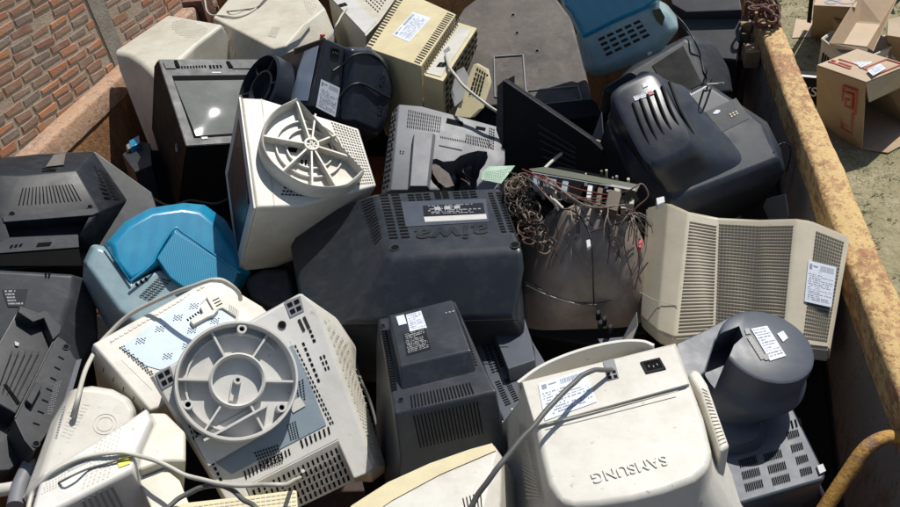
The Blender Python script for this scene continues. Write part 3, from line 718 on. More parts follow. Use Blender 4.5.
arcband(T, 'curved_rim', [(519, 383), (540, 368), (566, 356), (595, 347), (622, 342), (642, 342), (653, 346)], .006, -.06, 'white', .005)
T.loft('corner_post', [(-.046, [(688, 374), (693, 368), (700, 371), (708, 384), (730, 446), (720, 452), (700, 394)]), ('g', -.12, 1.0, 1.0, 0, 0)], 'white', .006, 3)
T.slots('vent_ribs', [(701, 386, -.045), (708, 390, -.045), (728, 442, -.045), (720, 446, -.045)], 0, 1, 16, .8, .35, 'beige')
T.slots('vent_ribs', [(517, 412, -.1), (530, 440, -.03), (545, 500, -.04), (527, 500, -.12)], 0, 1, 22, .8, .35, 'beige', .004)
# ============ X: monitor with round base, front left ============
T = mon('light grey monitor with a large round swivel base on top, at the front left', (236, 384), -.92, (9, 60), (300, 350))
pl = [(152, 376), (302, 293), (317, 309), (374, 468), (366, 474), (354, 479), (337, 441), (246, 488), (254, 508), (240, 512), (226, 500)]
T.loft('underside', [(0, pl), ('g', -.03, 1.02, 1.02, .002, 0), ('g', -.06, 1.03, 1.03, .004, 0)], 'grey', .004, 2)
T.loft('casing', [(-.002, [(300, 293), (310, 299), (318, 310), (333, 350), (375, 466), (366, 470), (300, 360)]), (-.04, [(298, 292), (334, 316), (351, 340), (353, 366), (386, 466), (370, 480), (290, 360)]),
   (-.07, [(296, 294), (338, 320), (357, 348), (356, 372), (387, 470), (370, 484), (288, 362)]), ('g', -.26, .97, .97, 0, 0)], 'white', .008, 3)
T.loft('lower_casing', [(-.062, [(160, 372), (300, 298), (352, 350), (380, 466), (250, 520), (230, 512)]), ('g', -.26, .95, .95, .0, 0)], 'grey', .01, 3)
T.slots('casing_texture', [(322, 318, -.006), (348, 343, -.036), (382, 458, -.036), (374, 456, -.006)], 0, 6, 34, .5, .3, 'beige', .0028, stag=.5)
# recessed blue-grey plate with vent holes
T.slab('metal_inset', [(200, 452), (222, 400), (292, 345), (305, 372), (326, 425), (232, 474)], 0, 'plated', .001, .0008)
T.slots('vent', [(253, 452), (278, 444), (284, 462), (262, 470)], .002, 9, 6, .5, .6, 'void'); T.slots('vent', [(286, 425), (296, 420), (300, 438), (290, 441)], .002, 4, 8, .5, .5, 'void')
T.slots('vent', [(294, 383), (304, 378), (306, 400), (298, 402)], .002, 3, 8, .5, .5, 'void')
T.slab('paper_tag', [(288, 404), (300, 397), (305, 406), (293, 413)], .001, 'grey', .002, .001)
# slot rows
for Q, nx in (([(290, 345), (296, 344), (335, 424), (330, 426)], 18), ([(300, 342), (305, 341), (322, 382), (317, 384)], 8), ([(307, 330), (312, 328), (318, 342), (312, 344)], 3), ([(318, 356), (325, 353), (331, 370), (325, 372)], 3),
              ([(178, 402), (183, 398), (227, 486), (222, 488)], 17), ([(187, 424), (193, 421), (199, 440), (193, 442)], 3), ([(198, 432), (205, 430), (210, 446), (204, 448)], 3)):
    T.slots('vent', Q, .0005, 2 if abs(Q[1][0]-Q[0][0]) >= 6 else 1, nx, .45, .6, 'void')
T.slots('vent', [(298, 440), (330, 425), (332, 434), (301, 450)], .0005, 7, 1, .35, .8, 'void'); T.slots('vent', [(242, 471), (290, 447), (292, 455), (245, 481)], .0005, 13, 1, .35, .8, 'void')
# recess with slots below the plate
T.slab('rear_recess', [(246, 487, -.001), (338, 440, -.001), (355, 480, -.05), (262, 524, -.05)], 0, 'grey', .002, 0)
for k in range(5):
    z0, z1 = -.001-.05*(k*.17+.06), -.001-.05*(k*.17+.19)
    T.slots('vent', [(250+k*3, 490+k*6.3, z0), (337+k*3, 446+k*6.8, z0), (339+k*3, 452+k*6.8, z1), (252+k*3, 496+k*6.3, z1)], 0, 18, 1, .4, .85, 'void', .0035)
c = T.P(236, 383, .0); R_ = (T.P(297, 383, .04)-T.P(236, 383, .04)).length
sb = swivel(T, c, R_, .038, 'grey', 6, .46, rotz=.52, base_d=.004)
bm = bmesh.new(); cc = T.P(238, 432, .035); add_box(bm, T.P(236, 423, .022), (.115, .004, .034)); add_box(bm, T.P(234, 434, .012), (.115, .05, .004)); bm_obj('base_foot_bar', bm, 'grey', sb, None)
bm = bmesh.new(); add_box(bm, T.P(237, 386, .017), (.035, .012, .006), Matrix.Rotation(.9, 3, 'Z')); add_box(bm, T.P(232, 392, .020), (.006, .03, .012), Matrix.Rotation(-.6, 3, 'Z')); add_box(bm, T.P(243, 379, .0145), (.018, .01, .0015), Matrix.Rotation(-.6, 3, 'Z'), 1); bm_obj('latch', bm, ['grey', 'void'], sb, None)
# connectors by the corner
T.slab('connector_bay', [(284, 302), (300, 296), (304, 311), (290, 318)], 0, 'mid', .001, .0008); T.slots('connector', [(285, 303), (299, 297), (303, 310), (291, 316)], .002, 2, 2, .7, .6, 'void')
T.slab('connector_bay', [(155, 374), (170, 366), (176, 382), (162, 390)], 0, 'mid', .001, .0008); T.slots('connector', [(156, 374), (169, 367), (175, 381), (163, 388)], .002, 2, 2, .7, .6, 'void')
T.hole((282, 325), .001, .006); T.slots('hinge_slot', [(296, 320), (306, 315), (312, 328), (302, 333)], .001, 2, 1, .5, .9, 'ventw')
# ============ Y: monitor with light blue plate ============
T = mon('off white monitor with pale blue perforated metal plate, behind the front left swivel base', (150, 405), -.99, (22, 85), (245, 345))
T.loft('casing', [(0, [(92, 344), (205, 281), (222, 282), (262, 306), (285, 330), (170, 400), (158, 408), (150, 411)]), ('g', -.022, 1.02, 1.02, 0, 0), ('g', -.24, .95, .95, .0, .0)], 'white', .005, 3)
T.slab('metal_plate', [(121, 348), (195, 291), (206, 299), (200, 305), (206, 312), (215, 310), (222, 311), (237, 322), (250, 336), (160, 370), (146, 366)], 0, 'plate', .001, .0006)
pq = [(118, 345), (200, 294), (236, 322), (158, 372)]
for u_, v_ in ((.17, .20), (.40, .20), (.62, .20), (.84, .17), (.2, .82), (.42, .86), (.6, .62), (.85, .72)):
    T.slots('vent', pq, .0012, 5, 5, .5, .5, 'void', u=(u_-.065, u_+.065), v=(v_-.10, v_+.10), skip=lambda a, b: abs(a-.5)+abs(b-.5) > .55)
T.slots('vent', [(118, 347), (124, 345), (158, 376), (152, 378)], .0012, 3, 15, .55, .5, 'void', stag=.3)
T.slots('vent', [(185, 319), (200, 308), (204, 312), (188, 323)], .0012, 6, 1, .5, .5, 'void')
T.loft('mount_bracket', [(.010, [(190, 320), (203, 313), (200, 307), (206, 303), (212, 310), (219, 309), (214, 315), (208, 317), (193, 325)]), ('g', .001, 1.03, 1.03, 0, 0)], 'white', .0015, 1)
T.slab('mount_bracket', [(206, 298), (212, 290), (238, 305), (236, 318), (222, 309), (214, 312)], 0, 'white', .004, .001, .001)
T.slots('bracket_slots', [(211, 300), (219, 296), (224, 304), (216, 308)], .0055, 1, 3, .8, .2, 'ventw')
T.slots('edge_notches', [(100, 362, -.012), (150, 411, -.012), (149, 416, -.02), (99, 367, -.02)], 0, 5, 1, .06, .9, 'ventw', .003)
T.slots('side_strip', [(108, 340), (203, 284), (206, 288), (112, 344)], 0, 22, 1, .7, .35, 'grey', .0012)
T.slots('small_print', [(117, 361), (125, 357), (156, 388), (150, 393)], 0, 1, 1, .12, .95, 'grey', .0006)
T.slots('mould_marks', [(229, 304), (240, 311), (238, 319), (228, 313)], .005, 6, 5, .5, .4, 'ink')
# ============ U: dark monitor bottom centre ============
T = mon('charcoal monitor back with a raised square hump and printed labels, below the big central television', (401, 366), -.92, UP, (471, 350))
T.loft('back_hump', [(0, [(400, 366), (471, 350), (452, 299), (388, 315)]), (-.028, [(401, 392), (477, 373), (460, 314), (389, 331)])], 'gloss', .004, 2)
T.loft('casing', [(-.026, [(394, 414), (497, 391), (487, 372), (455, 300), (420, 312), (378, 318)]), (-.09, [(400, 456), (504, 431), (493, 402), (458, 325), (420, 333), (376, 345)]),
    (-.25, [(396, 545), (520, 520), (508, 470), (462, 400), (420, 405), (376, 430)])], 'gloss', .005, 3)
T.slab('white_sticker', [(396, 317), (404, 315), (407, 324), (399, 326)], 0, 'paper', .0008, .0006)
T.label([(406, 315), (421, 311), (427, 328), (410, 332)], 0, 'white', 6, 21, barcode=False); T.label([(403, 334), (425, 328), (431, 349), (407, 356)], 0, 'black', 8, 22, barcode=False)
T.slots('scuff', [(444, 313), (455, 310), (455, 312), (445, 314)], 0, 3, 1, .5, .6, 'silver')
T.slots('vent', [(409, 393, -.0255), (470, 380, -.0255), (476, 396, -.0255), (411, 411, -.0255)], 0, 19, 1, .35, .7, 'void')
T.slots('vent', [(411, 412, -.0265), (478, 397, -.0265), (485, 437, -.086), (420, 452, -.086)], 0, 19, 1, .35, .8, 'void', .002)
T.slots('side_vent', [(381, 330, -.0255), (387, 330, -.0255), (398, 390, -.0255), (391, 392, -.0255)], 0, 1, 24, .85, .6, 'void')
T.hole((383, 326), -.0258, .004); T.hole((401, 400), -.0258, .004)
T.slots('side_vent', [(458, 322, -.0258), (464, 326, -.0258), (478, 366, -.0258), (472, 368, -.0258)], 0, 1, 16, .9, .35, 'void')
# ============ V: grey perforated back beside it ============
T = mon('dark grey perforated cover with a raised block between the charcoal and the lettered white monitors', (508, 368), -1.09, UP, (534, 361), 'television_cover', 'television cover')
T.loft('cover', [(0, [(474, 335), (500, 318), (524, 316), (532, 340), (549, 368), (530, 440), (512, 440), (492, 395)]), ('g', -.03, 1.04, 1.04, 0, 0), ('g', -.18, 1.05, 1.05, 0, 0)], 'slate', .004, 2)
T.loft('raised_block', [(.03, [(490, 323), (515, 317), (525, 327), (531, 340), (535, 360), (508, 369)]), (.001, [(491, 334), (519, 328), (529, 338), (535, 350), (537, 374), (510, 382)])], 'slate', .002, 2)
T.slots('vent', [(479, 340), (488, 337), (500, 372), (492, 374)], 0, 2, 14, .75, .5, 'void'); T.slots('vent', [(492, 345), (497, 343), (505, 366), (500, 368)], 0, 1, 8, .7, .5, 'void')
T.slots('vent', [(494, 382), (500, 380), (512, 404), (505, 407)], 0, 1, 11, .8, .5, 'void'); T.slots('vent', [(503, 380), (509, 378), (520, 400), (514, 403)], 0, 1, 11, .8, .5, 'void')
T.slab('white_tab', [(511, 409), (523, 408), (516, 423)], 0, 'white', .001, .0005); T.hole((523, 403), 0, .006)
# ============ R: slate round-necked monitor ============
T = mon('slate blue monitor with round neck and warning label, right of the lettered white monitor', (765, 345), -.93, (44, 62), (801, 352))
n = 40
def circ(d, px, py, r, ey=1): return ('c', d, px, py, r, r*ey, n)
c0 = T.P(767, 345, 0)
def lc(d, r, sx=0, sy=0, ey=1): return ('l', [Vector((c0.x+sx+r*math.cos(2*math.pi*i/n), c0.y+sy+r*ey*math.sin(2*math.pi*i/n), d)) for i in range(n)])
nk = T.loft('neck', [lc(0, .069), lc(-.0025, .0735), lc(-.008, .075), lc(-.040, .0755), lc(-.052, .079, -.002, -.002), lc(-.060, .086, -.004, -.003), lc(-.068, .088, -.005, -.005), lc(-.078, .083, -.012, -.010), lc(-.095, .072, -.026, -.022), lc(-.125, .066, -.046, -.040)], 'slate', 0, wn=False, bevang=90)
cut(T, nk, [(718, 331), (741, 322), (745, 333), (736, 341), (722, 376), (700, 372)], .01, -.06)
T.loft('wing', [(-.02, [(676, 343), (700, 332), (730, 316), (742, 313), (735, 326), (716, 340), (706, 372), (690, 385), (672, 370)]), ('g', -.09, 1, 1, 0, 0)], 'slate', .004, 2)
T.label([(751, 329), (767, 326), (786, 356), (770, 361)], .001, 'white', 7, 31, barcode=False); T.slab('white_sticker', [(777, 334), (783, 331), (788, 338), (783, 342)], .001, 'paper', .0008)
T.label([(747, 338), (751, 336), (766, 358), (761, 360)], .001, 'black', 5, 32, barcode=False)
T.slots('warning_marks', [(744, 329), (749, 328), (751, 334), (746, 335)], .001, 1, 1, .9, .9, 'blkink'); T.slots('warning_marks', [(762, 355), (768, 354), (770, 360), (765, 361)], .001, 1, 1, .9, .9, 'blkink')
pl = [(793, 407), (826, 474), (824, 480), (748, 502), (700, 515), (680, 430), (735, 395)]
T.loft('back_plate', [(-.125, pl), ('g', -.155, 1.02, 1.02, 0, 0), (-.27, [(795, 440), (828, 500), (826, 510), (750, 530), (700, 540), (670, 460), (735, 425)])], 'slate', .005, 3)
T.loft('neck_skirt', [rsq(T, -.10, [(700, 405), (764, 418), (754, 446), (700, 440)], p=2.6), rsq(T, -.124, [(690, 408), (770, 420), (760, 455), (694, 452)], p=3)], 'slate', 0, wn=False)
for i, (x0, y0) in enumerate(((789, 421), (786, 432), (790, 445), (795, 457), (799, 469))):
    T.slots('vent', [(x0, y0), (x0+12, y0-3), (x0+14, y0+4), (x0+2, y0+8)], -.124, 7 if i else 3, 1, .35, 1, 'void')
for x0, y0 in ((763, 454), (767, 466), (771, 478), (738, 460), (741, 472), (744, 484)):
    T.slots('vent', [(x0, y0), (x0+18, y0-5), (x0+20, y0+3), (x0+2, y0+8)], -.124, 10, 1, .35, 1, 'void')
T.slab('side_clip', [(816, 467), (822, 465), (825, 472), (819, 475)], -.124, 'silver', .004)
# ============ Q: beige monitor right ============
T = mon('large beige monitor with fine ribbed vents and data label against the yellow rail', (700, 280), -1.02, (22, 100), (790, 280))
st = [((646, 208), (640, 316), (638, 318), -.05), ((668, 203), (657, 331), (652, 336), -.010), ((688, 212), (674, 338), (664, 344), 0), ((718, 218), (714, 335), (700, 352), -.028),
      ((760, 220), (752, 340), (742, 352), -.012), ((797, 219), (785, 344), (776, 352), .004), ((811, 221), (797, 345), (790, 352), 0.), ((850, 237), (830, 349), (828, 352), -.02)]
up_, lo_ = [], []
rows = []
for a, b_, c_, d in st:
    A_ = T.P(a[0], a[1], d); C_ = T.P(b_[0], b_[1], d); D = -.27
    rows.append([A_, C_, Vector((C_.x, C_.y-.015, d-.03)), Vector((C_.x, C_.y+.07, D)), Vector((A_.x, A_.y-.02, D)), Vector((A_.x, A_.y+.01, d-.02))])
bm = bmesh.new(); V = [[bm.verts.new(p) for p in r_] for r_ in rows]
for a, b_ in zip(V, V[1:]):
    for k in range(6): bm.faces.new((a[k], a[(k+1) % 6], b_[(k+1) % 6], b_[k]))
bm.faces.new(V[0]); bm.faces.new(V[-1][::-1]); bmesh.ops.recalc_face_normals(bm, faces=bm.faces)
bmesh.ops.bevel(bm, geom=[e for e in bm.edges if e.calc_face_angle(0) > .22], offset=.004, segments=2, affect='EDGES', clamp_overlap=True)
bm_obj('casing', bm, 'tan', T.e, 45, True)
R0_ = rows
def seg(i, f0, f1, name, nx, ny, fx, fy, g0=0., g1=1., mat='ventq', lift=.0012):
    a, b_ = rows[i], rows[i+1]
    q = [a[0].lerp(b_[0], g0).lerp(a[1].lerp(b_[1], g0), f0), a[0].lerp(b_[0], g1).lerp(a[1].lerp(b_[1], g1), f0), a[0].lerp(b_[0], g1).lerp(a[1].lerp(b_[1], g1), f1), a[0].lerp(b_[0], g0).lerp(a[1].lerp(b_[1], g0), f1)]
    return T.slots(name, q, 0, nx, ny, fx, fy, mat, lift)
seg(2, .07, .97, 'vent', 1, 34, .98, .42, .08, 1.); seg(3, .05, .97, 'vent', 12, 34, .86, .5, .0, 1.); seg(4, .05, .97, 'vent', 12, 34, .86, .5, 0, .93)
seg(6, .06, .95, 'vent', 12, 30, .8, .5, .15, .88)
T.label([(808, 261, -.003), (836, 268, -.01), (831, 308, -.01), (804, 302, -.003)], 0, 'white', 9, 41, lift=.004)
bm = bmesh.new(); add_tube(bm, catmull([T.P(640, 292, -.04), T.P(655, 300, -.01), T.P(678, 306, .001)], 6), .0008, 5); bm_obj('seam', bm, 'warm', T.e, 60)
# ============ W: beige bottom middle ============
T = mon('cream and white monitor cut off by the bottom edge, beside the charcoal monitor', (430, 462), -.93, (30, 95), (493, 443))
T.loft('casing', [(0, [(330, 530), (352, 505), (388, 482), (430, 463), (470, 449), (492, 443), (497, 450), (478, 530)]), (-.012, [(328, 534), (350, 509), (386, 486), (428, 467), (469, 452), (494, 446), (502, 456), (500, 540)]), (-.24, [(330, 560), (352, 535), (388, 510), (430, 495), (470, 480), (510, 480), (530, 500), (530, 580)])], 'white', .004, 3)
T.slab('yellowed_edge_strip', [(330, 531), (352, 506), (388, 483), (430, 464), (470, 450), (492, 444), (496, 451), (440, 475), (392, 501), (372, 515), (352, 531)], 0, 'cream', .0015, .0006)
T.slots('vent', [(461, 498), (482, 490), (484, 515), (466, 520)], 0, 6, 1, .3, .9, 'ventw')
# ============ AF ============
T = mon('ribbed ivory monitor strip barely rising over the bottom edge under the grey cables', (236, 500), -.96, (25, 95), (297, 489))
T.loft('casing', [(0, [(150, 512), (185, 502), (240, 496), (297, 489), (300, 530), (150, 540)]), ('g', -.14, 1, 1, 0, 0)], 'cream', .004, 2)
T.slots('vent', [(160, 510), (296, 491), (298, 528), (160, 538)], 0, 26, 9, .8, .3, 'warm')
# ============ H: white monitor with cut base ============
T = mon('white monitor with a spoked round base with clipped side, left of the central television', (255, 208), -.86, (33, 74), (370, 213))
lay = [(241, 97), (262, 98), (359, 128), (377, 186), (300, 206), (256, 208)]
T.loft('casing', [(0, lay), (-.27, [(227, 172), (244, 170), (330, 200), (345, 240), (275, 268), (240, 272)])], 'white', .006, 3)
T.slab('screen_glass', [(244, 186, -.25), (248, 205, -.04), (247, 140, -.04), (232, 180, -.25)], 0, 'screen', .002, .001)
q = [(256, 208, 0), (241, 97, 0), (227, 172, -.27), (240, 272, -.27)]
Q = T.quad(q); cq = sum(Q, Vector())/4
T.slab('front_bezel', [p+(cq-p)*0 for p in Q], 0, 'grey', .004, .0005); T.slab('screen', [p+(cq-p)*.24 for p in Q], 0, 'navy', .001, .005)
vq = [(330, 122), (359, 131), (377, 184), (352, 190)]
T.slots('vent', [(330, 121), (357, 130), (374, 184), (355, 186)], 0, 9, 20, .6, .5, 'brownc'); T.slots('vent', [(284, 186), (335, 192), (330, 198), (280, 196)], 0, 14, 3, .7, .5, 'ventw')
T.slots('seam_lines', [(261, 99), (262, 99), (275, 206), (274, 206)], 0, 1, 1, 1, 1, 'warm')
ring = [(297, 97), (276, 108), (264, 124), (261, 140), (267, 157), (282, 172), (303, 184), (325, 188), (346, 186), (358, 178), (365, 171)]
hb = .042
P_ = [T.P(x, y, hb) for x, y in ring]; P_ = catmull(P_, 4)+[]; cen = T.P(312, 143, hb)
bm = bmesh.new(); loop = P_; nL = len(loop); rows = []
for p in loop:
    inn = p+(cen-p)*.06; rows.append([bm.verts.new(Vector((p.x, p.y, .001))), bm.verts.new(Vector((p.x, p.y, hb*.9))), bm.verts.new(Vector(((p.x+inn.x)/2, (p.y+inn.y)/2, hb))), bm.verts.new(Vector((inn.x, inn.y, hb*.9))), bm.verts.new(Vector((inn.x, inn.y, .001)))])
for i in range(nL):
    a, b_ = rows[i], rows[(i+1) % nL]
    for k in range(4): bm.faces.new((a[k], b_[k], b_[k+1], a[k+1]))
bm.faces.new([bm.verts.new(Vector((p.x, p.y, hb*.35))) for p in [q_+(cen-q_)*.03 for q_ in loop]])
sb = bm_obj('swivel_base', bm, 'white', T.e, 40)
for (x, y) in ((297, 98), (263, 134), (281, 171), (313, 187), (338, 187), (356, 157), (337, 133), (316, 112)):
    bm = bmesh.new(); e = T.P(x, y, hb); v = e-cen; L = v.length; r3 = Matrix.Rotation(math.atan2(v.y, v.x), 3, 'Z')
    add_box(bm, Vector(((e.x+cen.x)/2, (e.y+cen.y)/2, hb*.63)), (L*.97, .004, hb*.54), r3); bm_obj('spoke', bm, 'white', sb, None)
bm = bmesh.new(); c0 = Vector((cen.x, cen.y, 0)); add_ring(bm, [(.017, hb*.36), (.017, hb*.95), (.012, hb*.95), (.012, hb*.36)], 28, c0)
for r0 in (.055, .078): add_ring(bm, [(r0, hb*.36), (r0, hb*.55), (r0-.003, hb*.55), (r0-.003, hb*.36)], 48, c0)
bm_obj('hub', bm, 'white', sb, 40)
T.slots('base_openings', [(285, 147), (300, 145), (297, 155), (284, 152)], hb*.37, 1, 1, .8, .6, 'void', parent=sb); T.slots('base_openings', [(300, 160), (308, 160), (307, 168), (300, 167)], hb*.37, 2, 1, .5, 1, 'void', parent=sb); T.slots('base_openings', [(326, 144), (335, 140), (337, 149), (330, 150)], hb*.37, 1, 1, .7, .8, 'void', parent=sb)
# ============ G: navy monitor with socket ============
T = mon('blue black monitor on its side with round base and rounded back, behind the spoked base', (311, 106), -.92, (33, 2), (340, 120))
bk = [(326, 38), (346, 47), (370, 47), (386, 60), (393, 88), (389, 120), (378, 137), (340, 120), (311, 106)]
T.loft('casing', [(0, bk), (-.30, [(282, 54), (318, 60), (345, 60), (370, 75), (378, 100), (372, 130), (350, 150), (310, 135), (272, 104)])], 'navy', .006, 3)
T.loft('rounded_back', [(.03, [(352, 49), (368, 49), (384, 62), (391, 89), (386, 117), (377, 132), (352, 122)]), (.0, [(343, 46), (370, 46), (387, 60), (394, 89), (389, 121), (378, 138), (338, 120)])], 'navy', .012, 4)
T.socket((335, 53), .001, .022, .02, (350, 57)); T.label([(321, 79), (340, 88), (335, 117), (316, 107)], .001, 'white', 9, 51)
T.text('SAMSUNG', (381, 94, .03), (379, 122, .03), .026, .03, .0012, 'navy', 'moulded_lettering', 1.0, bold=.001)
xq = [(326, 38, 0), (311, 106, 0), (284, 105, -.21), (295, 49, -.21)]
T.slab('underside_plate', xq, 0, 'navy', .003, .0005); T.slab('metal_plate', [(320, 46, -.02), (309, 101, -.02), (288, 101, -.19), (298, 55, -.19)], 0, 'plate', .001, .004)
T.slots('vent', [(325, 40, -.005), (322, 45, -.008), (295, 55, -.2), (296, 50, -.2)], 0, 3, 26, .6, .5, 'void', .004)
bm = bmesh.new(); fx = T.P(284, 74, -.20)
e3 = Matrix.Rotation(-math.pi/2, 3, 'Y'); cb = T.P(276, 96, -.24)+Vector((-.012, 0, 0)); Rb = .108
add_ring(bm, [(Rb, 0), (Rb, .05), (Rb*.93, .055), (Rb*.92, 0)], 60, cb, e3); add_ring(bm, [(Rb*.55, 0), (Rb*.55, .045), (Rb*.49, .045), (Rb*.49, 0)], 40, cb, e3); add_ring(bm, [(Rb*.93, .008), (Rb*.93, .016), (.005, .016), (.005, .008)], 48, cb, e3)
for k in range(6):
    a = k*math.pi/3+.2; add_box(bm, cb+e3 @ (Matrix.Rotation(a, 3, 'Z') @ Vector((Rb*.73, 0, .03))), (.034, Rb*.4, .004), e3 @ Matrix.Rotation(a, 3, 'Z') @ Matrix.Rotation(math.pi/2, 3, 'Z') @ Matrix.Rotation(math.pi/2, 3, 'Y'))
sb = bm_obj('swivel_base', bm, 'navy', T.e, 40)
# ============ F: black TV with screen ============
T = mon('black television facing up with a greenish dusty screen, leaning by the rusty left wall', (185, 147), -.98, (42, 78), (283, 143), 'television', 'television')
fr = [(158, 60), (258, 60), (283, 141), (186, 147)]
T.loft('housing', [(0, fr), (-.03, [(156, 62), (262, 62), (286, 146), (186, 152)]), ('g', -.05, 1.02, 1.02, 0, 0), ('g', -.30, .93, .93, 0, -.02)], 'black', .004, 2)
T.slab('bezel', fr, 0, 'dark', .004, .0005, .002)
T.slab('screen_surround', [(172, 76), (252, 75), (272, 133), (194, 138)], .0045, 'void', .0012, .0004)
bm = bmesh.new(); q = T.quad([(174, 81), (252, 80), (270, 131), (196, 136)], .0058); N_ = 16; gv = {}
for i in range(N_+1):
    for j in range(N_+1):
        a, b_ = i/N_, j/N_; p = q[0]*(1-a)*(1-b_)+q[1]*a*(1-b_)+q[2]*a*b_+q[3]*(1-a)*b_
        h = .010*(1-(2*a-1)**2)*(1-(2*b_-1)**2)+.001; gv[i, j] = bm.verts.new(p+Vector((0, 0, h)))
for i in range(N_):
    for j in range(N_): bm.faces.new((gv[i, j], gv[i+1, j], gv[i+1, j+1], gv[i, j+1]))
bm_obj('screen', bm, 'screen', T.e, 80)
T.slots('buttons', [(180, 66), (206, 65), (207, 68), (181, 69)], .0045, 9, 1, .55, .8, 'void'); T.slots('buttons', [(208, 65), (222, 65), (223, 68), (209, 69)], .0045, 4, 1, .6, .9, 'void')
T.slab('control_flap', [(163, 63), (173, 63), (176, 69), (166, 69)], .0045, 'dark', .003, .0002); T.slab('control_flap', [(230, 63), (256, 63), (258, 69), (233, 69)], .0045, 'dark', .003, .0002)
T.slab('latch', [(174, 61), (177, 61), (180, 68), (176, 68)], .0045, 'void', .004, .0002); T.slab('latch', [(226, 62), (229, 62), (233, 68), (229, 68)], .0045, 'void', .004, .0002)
T.slab('badge', [(212, 72), (221, 72), (221, 73.2), (212, 73.2)], .0045, 'silver', .001, .0002); T.slab('badge', [(201, 137.5), (207, 137), (208, 139), (202, 139.6)], .0045, 'silver', .002, .0002)
# chalk marks on the left side
o = T.text('61', (178, 149, -.09), (190, 140, -.09), .034, -.09, .0004, 'silver', 'chalk_marks', .9)
L_ = T.rows; a, b_ = L_[0][0], L_[0][3]; c_, d_ = L_[-1][0], L_[-1][3]
yy = (b_-a).normalized(); zz = (c_-a); nn = yy.cross(zz).normalized(); nn = nn if nn.dot(T.mi @ (CAM-T.o)-b_) > 0 else -nn
pos = b_.lerp(a, .12).lerp(d_.lerp(c_, .12), .22)+nn*.006
def onside(px, py):
    dr = T.mi @ ray(px, py); cl = T.mi @ (CAM-T.o); return cl+dr*((b_-cl).dot(nn)/dr.dot(nn))
pos = onside(178, 148)+nn*.004; xx = (onside(184, 144)-onside(174, 150)).normalized()
o.matrix_local = Matrix.Translation(pos) @ Matrix((xx, nn.cross(xx), nn)).transposed().to_4x4()
# ============ A ============
T = mon('cream monitor with perforated dome and grille at the far left corner over the rusty rail', (113, 51), -.90, UP, (168, 15))
T.loft('casing', [(0, [(113, 51), (168, 14), (196, 19), (223, 24), (197, 43), (180, 58), (156, 78), (140, 62), (128, 54)]), (-.05, [(118, 70), (170, 32), (200, 36), (228, 34), (200, 57), (185, 75), (160, 98), (144, 82), (130, 72)]), (-.30, [(150, 150), (190, 110), (215, 110), (243, 90), (215, 130), (200, 150), (180, 170), (165, 160), (152, 152)])], 'beige', .014, 4)
T.slots('vent', [(168, 17), (210, 25), (205, 38), (175, 38)], 0, 26, 11, .45, .4, 'warm', skip=lambda a, b: (a-.5)**2*4+(b-.5)**2*4 > 1, stag=.5)
T.slots('vent', [(199, 45, -.001), (223, 26, -.001), (236, 58, -.12), (203, 62, -.06)], 0, 18, 16, .45, .45, 'warm', .004, stag=.5)
# ============ B ============
T = mon('cream monitor with a smooth flat top and a cable on it, beyond the screen', (273, 48), -.93, UP, (320, 12))
T.loft('casing', [(0, [(213, 17), (273, 48), (286, 45), (303, 25), (325, 8), (305, -18), (245, -22)]), (-.07, [(216, 42), (270, 72), (290, 68), (318, 46), (335, 32), (310, 6), (250, 0)]), (-.28, [(228, 110), (272, 140), (295, 135), (325, 110), (338, 95), (315, 70), (250, 65)])], 'beige', .006, 3)
T.slab('scuffed_patch', [(272, 27), (280, 28), (276, 38), (268, 36)], 0, 'warm', .0006, .0004); T.slots('vent', [(303, 0), (318, 4), (312, 16), (306, 10)], 0, 6, 5, .5, .35, 'warm')
T.slots('panel_seam', [(286, 46, -.002), (311, 22, -.002), (312, 23, -.002), (287, 47, -.002)], 0, 1, 1, 1, 1, 'warm', .003)
# ============ C ============
T = mon('grey beige monitor with a cable socket, right of the smooth cream monitor', (366, 36), -.93, UP, (378, 22))
T.loft('casing', [(0, [(328, -4), (366, 36), (379, 22), (400, -8), (360, -40)]), (-.26, [(340, 60), (368, 92), (382, 78), (400, 50), (365, 20)])], 'beige', .004, 2)
T.slab('socket_panel', [(330, -3), (365, 34), (376, 22), (342, -12)], 0, 'grey', .002, .0005); T.socket((343, 5), .003, .024, .02, (350, 12)); T.slots('vent', [(352, -10), (378, 14), (392, -8), (370, -28)], 0, 12, 8, .6, .35, 'ventw')
# ============ D ============
T = mon('yellowed monitor with paper labels and grille strips, standing at the top behind the grey cover', (421, 66), -.90, UP, (457, 11))
T.loft('casing', [(0, [(365, 47), (421, 66), (456, 14), (403, -10)]), (-.30, [(385, 135), (425, 150), (452, 98), (412, 80)])], 'cream', .003, 2)
T.slots('vent', [(365, 48), (371, 50), (408, -7), (402, -9)], 0, 1, 22, .85, .4, 'ventw'); T.slots('vent', [(413, 62), (420, 65), (455, 15), (447, 12)], 0, 1, 24, .85, .4, 'ventw')
T.slots('vent', [(423, 70, -.006), (425, 76, -.01), (460, 24, -.01), (457, 16, -.006)], 0, 2, 20, .7, .5, 'ventw', .012)
T.label([(392, 35), (413, 12), (431, 18), (409, 42)], 0, 'white', 5, 61)
T.loft('rear_box', [(-.012, [(423, 75), (443, 81), (477, 28), (458, 22)]), (-.20, [(424, 120), (444, 126), (476, 70), (460, 65)])], 'cream', .002, 2)
T.slab('connector_panel', [(426, 73), (441, 77), (472, 30), (459, 26)], -.0115, 'white', .001, .0006); T.socket((442, 65), -.0105, .022, .018, (446, 60)); T.slots('video_connector', [(445, 54), (451, 50), (449, 46), (443, 51)], -.010, 1, 1, .9, .9, 'mid')
T.slots('vent', [(444, 82, -.015), (477, 29, -.015), (476, 66, -.17), (445, 118, -.17)], 0, 9, 6, .72, .7, 'ventw', .003)
